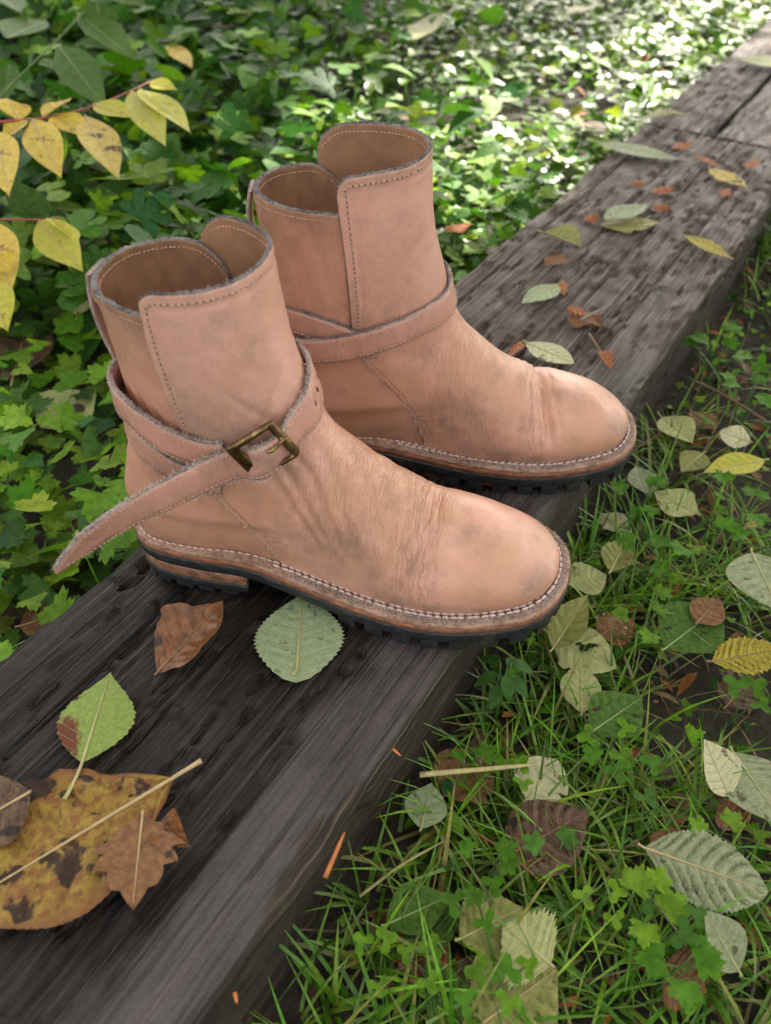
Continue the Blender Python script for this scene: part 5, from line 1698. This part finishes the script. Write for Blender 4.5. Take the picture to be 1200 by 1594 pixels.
# fallen leaves in the ground cover behind
for b, t_, W, mt, lab, z in (((262, 66), (300, 106), .040, 'yellow', 'slim yellow leaf hanging in the green behind the yellow branch', .03), ((215, 250), (268, 290), .060, 'pale_olive', 'pale leaf in the green above the front boot', -.02), ((120, 490), (128, 425), .050, 'pale_olive', 'pale yellow-green leaf left of the front boot rim', -.02), ((20, 590), (45, 490), .075, 'brown_dark', 'dark brown-green leaf low at the left edge', -.05), ((60, 660), (150, 610), .080, 'pale_olive', 'large pale leaf low in the green left of the front boot strap', -.05), ((880, 22), (930, 8), .050, 'cream', 'pale tan leaf lying in the sunlit grass near the top', -.02), ((905, 190), (940, 210), .050, 'brown_dark', 'dark brown leaf at the far edge of the timber', -.03), ((705, 350), (722, 362), .04, 'orange', 'small orange leaf in the sunlit ground cover', -.02), ((355, 30), (345, 60), .06, 'cream', 'pale curled leaf near the top left of centre', -.01), ((320, 175), (385, 190), .055, 'pale_olive', 'tan leaf in the green above the front boot rim', -.03), ((85, 860), (180, 800), .080, 'brown_dark', 'dark fallen leaf behind the loose strap end', -.075), ((30, 975), (95, 955), .040, 'brown_dry', 'tan leaf at the left foot of the timber', -.06), ((640, 60), (690, 20), .07, 'olive', 'olive leaf in shade at the top centre', -.02), ((505, 20), (470, -10), .06, 'grey_green', 'grey-green leaf at the top edge above the boots', 0)):
    fallen_leaf(b, t_, W, LM[mt], lab, z=z, pet=.1, nv=7, wave=.08, fold=.1, seed=int(W * 1000), rib='rib_tan')
# ------------------------------------------------------------------ living green: ground cover, grass, small plants
def foliage_material(name, rough=.33, trans=.28, spec=.5):
    t = NT(name)
    col = t.attr('tint', 'Color')
    o = t.coord()
    n = t.noise(o, 160, 2, 0.6)
    c = t.mix(t.ramp(n, 0.35, 0.7), col, t.mix(1.0, col, (0.62, 0.66, 0.55), 'MULTIPLY'))
    t.p(Base_Color=c, Roughness=rough, Normal=t.bump(n, 0.002, 0.5))
    t.b.inputs['Specular IOR Level'].default_value = spec
    tr = t.node('ShaderNodeBsdfTranslucent', {'Color': t.mix(1.0, c, (1.0, 1.0, 0.55), 'MULTIPLY')})
    mx = t.node('ShaderNodeMixShader', {0: trans, 1: t.b.outputs[0], 2: tr.outputs[0]})
    t.l.new(mx.outputs[0], t.out.inputs['Surface'])
    return t.m
M['foliage'] = foliage_material('foliage', .52, .40, .18)
M['foliage_wet'] = foliage_material('wet_foliage', .27, .32, .42)
M['grass'] = foliage_material('grass_blades', .34, .34, .42)
M['litter'] = foliage_material('leaf_litter', .7, .05, .3)

def lobed(lobes, teeth=1, depth=.45, cupz=.12, n=None):
    """palmate leaf of unit size: base at origin, x forward; returns V, T (fan)"""
    pts = []
    for (a, r, w) in lobes:
        if teeth == 0:
            pts += [(a + w * q, r * g) for q, g in ((-.85, .70), (-.5, .93), (0, 1.0), (.5, .93), (.85, .70))]
        else:
            for k in range(-teeth, teeth + 1):
                aa = a + w * k / (teeth + .35)
                rr = r * (1 - .15 * abs(k))
                pts += [(aa - w * .22, rr * .90), (aa, rr), (aa + w * .22, rr * .90)]
        pts.append((a + w * 1.18, r * (1 - depth)))
    pts = [(0.18 * math.cos(math.radians(lobes[0][0] - 45)), 0.18 * math.sin(math.radians(lobes[0][0] - 45)))] + [(r * math.cos(math.radians(a)), r * math.sin(math.radians(a))) for a, r in pts[:-1]] + [(0.18 * math.cos(math.radians(lobes[-1][0] + 45)), 0.18 * math.sin(math.radians(lobes[-1][0] + 45)))]
    V = [(0, 0, 0)] + [(x + .12, y, cupz * (x * x + y * y) - .05 * math.cos(3 * math.atan2(y, x))) for x, y in pts]
    V[0] = (.05, 0, -.03)
    T = [(0, i, i + 1) for i in range(1, len(V) - 1)]
    return np.array(V), np.array(T)
def simple_leaf(wd=.5, n=4, fold=.25, bend=.3):
    s = np.linspace(0, 1, n + 1)
    w = wd * .5 * np.sin(np.clip(s * 1.02, 0, 1) ** .8 * math.pi) ** .9
    V, T = [], []
    for k in range(n + 1):
        z = -bend * s[k] ** 2
        V += [(s[k], -w[k], z + fold * w[k]), (s[k], 0, z), (s[k], w[k], z + fold * w[k])]
    for k in range(n):
        a = k * 3
        T += [(a, a + 3, a + 4), (a, a + 4, a + 1), (a + 1, a + 4, a + 5), (a + 1, a + 5, a + 2)]
    return np.array(V), np.array(T)
TRI = lobed([(-72, .80, 24), (0, .95, 24), (72, .80, 24)], 1)
TRI2 = lobed([(-95, .62, 20), (-48, .82, 20), (0, .95, 20), (48, .82, 20), (95, .62, 20)], 1, .38)
IVY = lobed([(-100, .60, 26), (-50, .75, 24), (0, 1.0, 26), (50, .75, 24), (100, .60, 26)], 0, .42, .05)
OVAL = simple_leaf(.55, 4)
NARROW = simple_leaf(.34, 4, .3, .45)
ROUND = simple_leaf(.80, 4, .12, .15)
CLOVER = lobed([(-110, .8, 38), (0, .8, 38), (110, .8, 38)], 0, .55, .10)

def scatter(P, yaw, tilt, tdir, scale, tmpl, tint):
    """copies of one template: yaw about z, then tilted by tilt about the horizontal axis at angle tdir"""
    V, T = tmpl
    n, m = len(P), len(V)
    cy, sy = np.cos(yaw), np.sin(yaw)
    X = (V[None, :, 0] * cy[:, None] - V[None, :, 1] * sy[:, None]) * scale[:, None]
    Y = (V[None, :, 0] * sy[:, None] + V[None, :, 1] * cy[:, None]) * scale[:, None]
    Z = V[None, :, 2] * scale[:, None] * np.ones((n, 1))
    ax, ay = np.cos(tdir)[:, None], np.sin(tdir)[:, None]
    c, s = np.cos(tilt)[:, None], np.sin(tilt)[:, None]
    dot = X * ax + Y * ay
    # Rodrigues about (ax, ay, 0)
    Xr = X * c + (ay * Z) * s + ax * dot * (1 - c)
    Yr = Y * c + (-ax * Z) * s + ay * dot * (1 - c)
    Zr = Z * c + (ax * Y - ay * X) * s
    W = np.stack([Xr, Yr, Zr], -1) + P[:, None, :]
    F = (T[None] + (np.arange(n) * m)[:, None, None]).reshape(-1, 3)
    return W.reshape(-1, 3), F, np.repeat(tint, m, 0)
def join(parts):
    V, F, C, o = [], [], [], 0
    for v, f, c in parts:
        V.append(v); F.append(f + o); C.append(c); o += len(v)
    return np.concatenate(V), np.concatenate(F), np.concatenate(C)

def greens(n, rng, base=((.04, .12, .012), (.075, .175, .020), (.045, .125, .030), (.10, .20, .022), (.03, .085, .018)), var=.25):
    b = np.array(base)[rng.integers(0, len(base), n)]
    return np.clip(b * (1 + var * rng.normal(0, 1, (n, 1))) * (1 + .08 * rng.normal(0, 1, (n, 3))), .008, .6)

rg = np.random.default_rng(5)
def visible_wedge(x, y, margin=.35):
    """keep only ground the camera or a step to its side could see"""
    return (np.abs(x) < .62 * (y + .5) + margin) & (y > -.1)
def sample_ground(n, x0, x1, y0, y1, dens):
    x = rg.uniform(x0, x1, n)
    y = rg.uniform(y0, y1, n)
    k = rg.random(n) < dens(x, y)
    k &= visible_wedge(x, y)
    return x[k], y[k]

def leaf_layer(x, y, hlo, hhi, tmpl, smin, smax, tints, tilt_sd=.45, var=.25):
    n = len(x)
    z = ground_z(x, y) + rg.uniform(hlo, hhi, n)
    sc = rg.uniform(smin, smax, n)
    return scatter(np.stack([x, y, z], -1), rg.uniform(0, 6.283, n), np.abs(rg.normal(0, tilt_sd, n)), rg.uniform(0, 6.283, n), sc, tmpl, greens(n, rg, tints, var))

GA = ((.080, .215, .012), (.135, .285, .016), (.19, .345, .022), (.075, .195, .024), (.25, .36, .03))
GB = ((.034, .110, .016), (.052, .150, .020), (.038, .120, .032), (.068, .165, .040))
GC_SUNLIT = ((.20, .32, .07), (.28, .38, .12), (.16, .29, .035), (.11, .23, .02))  # tints raised: the brightness of sunlight is put into these leaf colours
parts = []
def left_side(x, y):
    u, v = to_uv(x, y)
    return v < -.012
patch = lambda x, y, sd, sc: fbm(np.asarray(x) * sc, np.asarray(y) * sc, 0, sd, 2)
# lobed buttercup-like leaves close on the left
x, y = sample_ground(9000, -1.4, .9, -.1, 1.7, lambda x, y: left_side(x, y) * sstep(1.7, 1.1, y) * np.where(patch(x, y, 3, 3) > .42, .95, .4))
parts.append(leaf_layer(x, y, .015, .085, TRI, .014, .033, GA, .45))
x, y = sample_ground(5000, -1.4, .9, -.1, 1.7, lambda x, y: left_side(x, y) * sstep(1.7, 1.1, y) * .9)
parts.append(leaf_layer(x, y, .0, .075, TRI2, .016, .036, GA + GB, .5))
# darker larger leaves at upper left
x, y = sample_ground(6000, -2.0, .1, .75, 2.6, lambda x, y: left_side(x, y) * sstep(.1, -.5, x) * .75)
parts.append(leaf_layer(x, y, .03, .15, IVY, .024, .056, GB + GA[:3], .6))
x, y = sample_ground(4500, -2.0, .4, .8, 2.8, lambda x, y: left_side(x, y) * sstep(.4, -.4, x) * .7)
parts.append(leaf_layer(x, y, .02, .13, OVAL, .030, .085, GB + GA[:4], .6))
# small leaves of the sunlit slope behind
x, y = sample_ground(60000, -1.6, 2.6, .95, 3.7, lambda x, y: left_side(x, y) * sstep(-.75, .05, x - .12 * y) * np.clip((patch(x, y, 61, 5) - .28) * 3.2, .12, .95))
parts_near = parts
parts = []
k = len(x) // 3
parts.append(leaf_layer(x[:k], y[:k], .0, .07, TRI, .010, .034, GC_SUNLIT + GA, .34))
parts.append(leaf_layer(x[k:2 * k], y[k:2 * k], .0, .075, ROUND, .010, .034, GC_SUNLIT + GA, .34))
parts.append(leaf_layer(x[2 * k:], y[2 * k:], .0, .07, OVAL, .012, .052, GC_SUNLIT + GA, .36))
V, F, Cc = join(parts)
gw = link('sunlit_ground_cover', mesh('sunlit_ground_cover', V, F, M['foliage_wet'], smooth=True, attrs={'tint': Cc}))
tag(gw, 'sunlit small-leaved ground cover glistening behind the rear boot', 'ground cover', kind='stuff')
parts = parts_near
# beyond the timber at upper right and far right
x, y = sample_ground(16000, .7, 3.2, .9, 3.7, lambda x, y: (to_uv(x, y)[1] > BEAM_W + .02) * .8)
parts.append(leaf_layer(x, y, .0, .06, TRI, .012, .026, GA + GB, .5))
V, F, Cc = join(parts)
gc = link('ground_cover', mesh('ground_cover', V, F, M['foliage'], smooth=True, attrs={'tint': Cc}))
tag(gc, 'dense green ground cover of small lobed leaves left of and behind the timber', 'ground cover', kind='stuff')

# ---- grass
def blades(x, y, lmin, lmax, wmin, wmax, tints, lean=.5, z0=None, seg=5, var=.2):
    n = len(x)
    L = rg.uniform(lmin, lmax, n)
    w = rg.uniform(wmin, wmax, n)
    yaw = rg.uniform(0, 6.283, n)
    le = np.abs(rg.normal(lean, .28, n))
    bend = rg.uniform(.3, 1.5, n)
    d = np.stack([np.cos(yaw), np.sin(yaw)], -1)
    sdir = np.stack([-d[:, 1], d[:, 0]], -1)
    z = ground_z(x, y) - .004 if z0 is None else z0
    P = np.stack([x, y, z], -1)
    rows = []
    cur = P.copy()
    for k in range(seg + 1):
        s = k / seg
        ww = w * (1 - s ** 1.8) * .5 + .00012
        a = le + bend * s
        rows.append(np.stack([cur - np.concatenate([sdir * ww[:, None], -ww[:, None] * .5], 1), cur + np.concatenate([sdir * ww[:, None], ww[:, None] * .5], 1)], 1))
        step = L / seg
        cur = cur + np.concatenate([d * (np.sin(a) * step)[:, None], (np.cos(a) * step)[:, None]], 1)
    V = np.concatenate(rows, 1)          # n, 2*(seg+1), 3
    m = 2 * (seg + 1)
    f = []
    for k in range(seg):
        f += [(2 * k, 2 * k + 1, 2 * k + 3), (2 * k, 2 * k + 3, 2 * k + 2)]
    F = (np.array(f)[None] + (np.arange(n) * m)[:, None, None]).reshape(-1, 3)
    return V.reshape(-1, 3), F, np.repeat(greens(n, rg, tints, var), m, 0)
GG = ((.10, .265, .012), (.15, .335, .016), (.075, .205, .012), (.22, .40, .035), (.11, .24, .026))
GD = ((.26, .23, .11), (.20, .19, .08), (.16, .10, .05))
gp = []
right = lambda x, y: (to_uv(x, y)[1] > BEAM_W + .012)
x, y = sample_ground(52000, -.2, 1.4, .05, 1.5, lambda x, y: right(x, y) * np.clip((patch(x, y, 12, 7) - .38) * 4.0, .05, 1))
tx = np.round(x / .034) * .034 + .016 * np.sin(np.round(y / .034) * 7.3)
ty = np.round(y / .034) * .034 + .016 * np.sin(np.round(x / .034) * 5.1)
tuft = np.where(rg.random(len(x)) < .65, .72, .0)
x, y = x + (tx - x) * tuft, y + (ty - y) * tuft
k = right(x, y)
x, y = x[k], y[k]
gp.append(blades(x, y, .030, .098, .0013, .0038, GG + ((.16, .26, .03), (.24, .26, .06)), .70))
x, y = sample_ground(2600, -.2, 1.4, .05, 1.5, lambda x, y: right(x, y) * .8)
gp.append(blades(x, y, .04, .10, .001, .0022, GD, 1.0))
# taller grass along the far right of the timber
x, y = sample_ground(9000, .55, 1.7, .65, 2.3, lambda x, y: (to_uv(x, y)[1] > BEAM_W + .01) * (to_uv(x, y)[1] < .62) * (to_uv(x, y)[0] > .62) * .9)
gp.append(blades(x, y, .07, .15, .002, .004, GG[:2] + ((.11, .26, .03),), .30))
# few blades among the ground cover
x, y = sample_ground(9000, -1.5, 1.9, .2, 3.4, lambda x, y: left_side(x, y) * .5)
gp.append(blades(x, y, .05, .13, .0014, .003, GG, .5, seg=4))
V, F, Cc = join(gp)
gr = link('grass', mesh('grass', V, F, M['grass'], attrs={'tint': Cc}))
tag(gr, 'green grass blades growing beside the timber', 'grass', kind='stuff')
# small-leaf carpet between the grass on the right
mp_ = []
x, y = sample_ground(5200, -.2, 1.6, .05, 1.7, lambda x, y: right(x, y) * np.clip((patch(x, y, 41, 6) - .36) * 2.4, .04, .9))
mp_.append(leaf_layer(x, y, .002, .035, TRI, .006, .013, GG + GA, .5))
x, y = sample_ground(3800, -.2, 1.6, .05, 1.7, lambda x, y: right(x, y) * np.clip((patch(x, y, 47, 5) - .34) * 2.2, .05, .8))
mp_.append(leaf_layer(x, y, .0, .03, OVAL, .008, .018, GG + GB, .6))
V, F, Cc = join(mp_)
cl = link('clover_carpet', mesh('clover_carpet', V, F, M['foliage'], attrs={'tint': Cc}))
tag(cl, 'tiny green leaves carpeting the soil between the grass', 'ground cover', kind='stuff')
# brown litter on the soil
BR = ((.10, .055, .03), (.15, .085, .045), (.06, .035, .022), (.20, .12, .06), (.22, .09, .03))
lp = []
x, y = sample_ground(5000, -.25, 1.5, .0, 1.7, lambda x, y: right(x, y) * .75)
lp.append(leaf_layer(x, y, -.002, .012, OVAL, .006, .026, BR, .6))
x, y = sample_ground(2200, -1.4, 2.2, .0, 3.2, lambda x, y: left_side(x, y) * .6)
lp.append(leaf_layer(x, y, .0, .05, OVAL, .012, .04, BR + ((.30, .24, .10), (.35, .12, .03)), .5))
x, y = sample_ground(2600, -.25, 1.5, .0, 1.6, lambda x, y: right(x, y) * .8)
lp.append(leaf_layer(x, y, .0, .018, NARROW, .01, .03, ((.28, .10, .03), (.16, .07, .03), (.10, .06, .04)), .4)[:3])
V, F, Cc = join(lp)
lt = link('leaf_litter', mesh('leaf_litter', V, F, M['litter'], attrs={'tint': Cc}))
tag(lt, 'small brown scraps of leaf and needle littering the soil', 'leaf litter', kind='stuff')

# ---- small plants with lobed leaves, one by one, in the grass on the right
M['plant_stem'] = plain('plant_stem', (0.10, 0.17, 0.05), 0.5, 0.3, 200, 0.0002)
def leaf_piece(root, name, tmpl, P, yaw, tilt, tdir, sc, tint, stem_from):
    v, f, c = scatter(np.array([P]), np.array([yaw]), np.array([tilt]), np.array([tdir]), np.array([sc]), tmpl, np.array([tint]))
    link(name, mesh(name, v, f, M['foliage'], attrs={'tint': c}), root)
    A, B = np.array(stem_from), np.array(P)
    mid = (A + B) / 2 + np.array([0, 0, .006])
    link('stalk', tube('stalk', catmull(np.array([A, mid, B]), 7), .0008, .0005, M['plant_stem'], 5), root)
def lobed_plant(px, py, z, n, sc, spread, tmpl, label, tint, group):
    b = at(px, py, z)
    b0 = b.copy(); b0[2] = float(ground_z(b[0], b[1]))
    root = empty('lobed_plant', b0)
    for k in range(n):
        a = 2.1 * k + rg.random() * 1.2
        r = spread * (.55 + .6 * rg.random())
        P = b - b0 + np.array([math.cos(a) * r, math.sin(a) * r, rg.uniform(-.006, .008)])
        leaf_piece(root, 'leaf', tmpl, P, a + rg.normal(0, .4), abs(rg.normal(.15, .15)), rg.random() * 6.28, sc * rg.uniform(.8, 1.15), np.clip(np.array(tint) * rg.uniform(.8, 1.2), 0, 1), (rg.normal(0, .002), rg.normal(0, .002), 0))
    tag(root, label, 'plant', group)
LG = 'small lobed plants in the grass'
for px, py, z, n, sc, sp, lab in (
    (700, 0, 0, 0, 0, 0, ''),
    (945, 1145, -.045, 3, .017, .017, 'pale blue-green lobed plant right of the whitish torn leaf, upper one'),
    (942, 1190, -.05, 2, .013, .012, 'small lobed plant just under the upper pale lobed plant'),
    (998, 1212, -.045, 3, .016, .014, 'clover-like lobed plant right of the two pale ones'),
    (758, 1350, -.045, 4, .014, .017, 'lobed plant left of the dark ribbed leaf'),
    (800, 1200, -.05, 3, .013, .014, 'lobed plant at the middle of the straw twig'),
    (738, 1205, -.05, 2, .014, .012, 'lobed plant over the brown leaf under the straw twig'),
    (745, 1412, -.05, 3, .013, .015, 'lobed plant growing over the olive leaf near the bottom'),
    (655, 1508, -.05, 3, .012, .014, 'lobed plant in front of the rust-brown leaf at the bottom'),
    (588, 1490, -.05, 3, .013, .014, 'lobed plant beside the timber at the bottom'),
    (790, 1525, -.045, 3, .014, .015, 'lobed plant in front of the large olive leaf'),
    (765, 1560, -.045, 3, .015, .015, 'lobed plant at the bottom frame edge over the olive leaf'),
    (1005, 1420, -.045, 4, .018, .018, 'lobed plant directly below the large ribbed leaf'),
    (1045, 1430, -.042, 3, .016, .016, 'lobed plant below and right of the large ribbed leaf base'),
    (1060, 1505, -.045, 4, .018, .018, 'bright lobed plant over the brown leaf at lower right'),
    (870, 1330, -.05, 2, .013, .012, 'lobed plant at the tip of the dark ribbed leaf'),
    (1170, 1075, -.04, 3, .017, .016, 'lobed plant under the bright yellow leaf at the right edge'),
    (1115, 1310, -.05, 2, .013, .012, 'lobed plant above the large ribbed leaf tip'),
    (1005, 955, -.035, 4, .017, .02, 'light green lobed plant right of the reddish brown leaf'),
    (935, 1400, -.05, 3, .013, .013, 'lobed plant in the grass left of the large ribbed leaf'),
    (1010, 860, -.04, 4, .017, .02, 'lobed plant right of the tan-green leaf'),
    (1165, 780, -.035, 5, .018, .025, 'lobed plant at right below the yellow leaf'),
    (1100, 850, -.04, 5, .017, .025, 'lobed plant in the grass right of the pale leaf on soil'),
    (1170, 605, -.03, 5, .02, .028, 'lobed plant at right above the brown twig'),
    (1120, 540, -.03, 5, .02, .03, 'lobed plant in the tall grass at the right edge'),
    (1000, 770, -.04, 4, .016, .02, 'lobed plant in the shade under the rear boot toe')):
    if n:
        lobed_plant(px, py, z, n, sc * (.72 if n == 3 else .85), sp * .85, TRI2 if n != 3 else CLOVER, lab, GA[rg.integers(0, 4)] if py > 900 else GA[0], LG)
# small upright plant with glossy oval leaves at the timber edge
b = at(785, 1045, -.03)
b0 = b.copy(); b0[2] = float(ground_z(b[0], b[1]))
root = empty('seedling', b0)
for k in range(9):
    a = 2.4 * k
    r = .006 + .0017 * k
    P = b - b0 + np.array([math.cos(a) * .004, math.sin(a) * .004, .010 - .003 * k])
    leaf_piece(root, 'leaf', simple_leaf(.5, 6, .2, .25), P, a, .35, a + 1.57, .020, (.06, .16, .03), (0, 0, -.002))
tag(root, 'small seedling with glossy oval leaves at the timber edge below the front boot', 'plant')

# ------------------------------------------------------------------ an unseen tree added to shade the boots
def bark():
    return plain('bark', (0.10, 0.075, 0.055), 0.9, 0.5, 40, 0.01)
M['bark'] = bark()
tree = empty('added_shade_tree', (2.9, 4.4, -.1))
T0 = np.array([2.9, 4.4, -.1])
trunk = catmull(np.array([(0, 0, 0), (-.05, -.05, 1.0), (-.25, -.2, 2.2), (-.5, -.5, 3.4), (-.7, -.8, 4.6)]), 24)
link('trunk', tube('trunk', trunk, np.linspace(.16, .05, 24), 0, M['bark'], 12), tree)
SD = np.array(SUN_DIR)
def lit_spot(gx, gy):
    """gaps shaped into the added crown so that sunlight falls onto the ground behind"""
    u, v = to_uv(gx, gy)
    dap = .78 + .7 * fbm(np.asarray(gx) * 5, np.asarray(gy) * 5, 0, 91, 2)
    a = np.exp(-((u - 1.25) / .72) ** 6 - ((v + .28) / .33) ** 6) * dap
    b = np.exp(-((u - 2.30) / .60) ** 4 - ((v + .10) / .32) ** 4) * dap * 1.1
    c = np.exp(-((u - .88) / .24) ** 2 - ((v - .06) / .10) ** 2) * .92
    d = np.exp(-((u - 1.0) / .42) ** 4 - ((v - .46) / .17) ** 4) * .97
    return np.clip(np.maximum(np.maximum(a, b), np.maximum(c, d)), 0, 1)
rg = np.random.default_rng(2024)
n, n2 = 17000, 5000  # second batch of leaves added to close the shade over the boots
gx_ = np.concatenate([rg.uniform(-1.9, 2.5, n), rg.uniform(-.75, .75, n2)])
gy_ = np.concatenate([rg.uniform(-1.2, 3.5, n), rg.uniform(-.15, .85, n2)])
n += n2
t_ = rg.uniform(2.6, 5.4, n)
pos = np.stack([gx_, gy_, np.zeros(n)], -1) + SD * t_[:, None]
ell = ((pos - np.array([SD[0] * 4 + .4, SD[1] * 4 + .9, 2.9])) / np.array([3.0, 3.3, 1.5])) ** 2
keep = (ell.sum(1) < 1.0) & (pos[:, 2] > 1.5)
keep &= rg.random(n) > lit_spot(gx_, gy_) * .97
clump = fbm(pos[:, 0] * 2.2, pos[:, 1] * 2.2, pos[:, 2] * 2.2, 77, 2)
keep &= rg.random(n) < np.clip((clump - .25) * 5, .6, 1)
pos = pos[keep]
n = len(pos)
v, f, c = scatter(pos - T0, rg.uniform(0, 6.28, n), np.abs(rg.normal(0, .6, n)), rg.uniform(0, 6.28, n), rg.uniform(.12, .20, n), OVAL, greens(n, rg, GB + GA[:2]))
link('crown', mesh('crown', v, f, M['foliage'], attrs={'tint': c}), tree)
for k in range(9):
    a = trunk[8 + k]
    e = np.array([math.cos(k * 2.3) * 1.3 - 1.0, math.sin(k * 2.3) * 1.4 - 1.6, 2.2 + .28 * k])
    link('limb', tube('limb', catmull(np.array([a, (a + e) / 2 + np.array([0, 0, .15]), e]), 10), .035, .008, M['bark'], 7), tree)
tag(tree, 'leafy tree added outside the picture so that its crown shades the boots', 'tree')
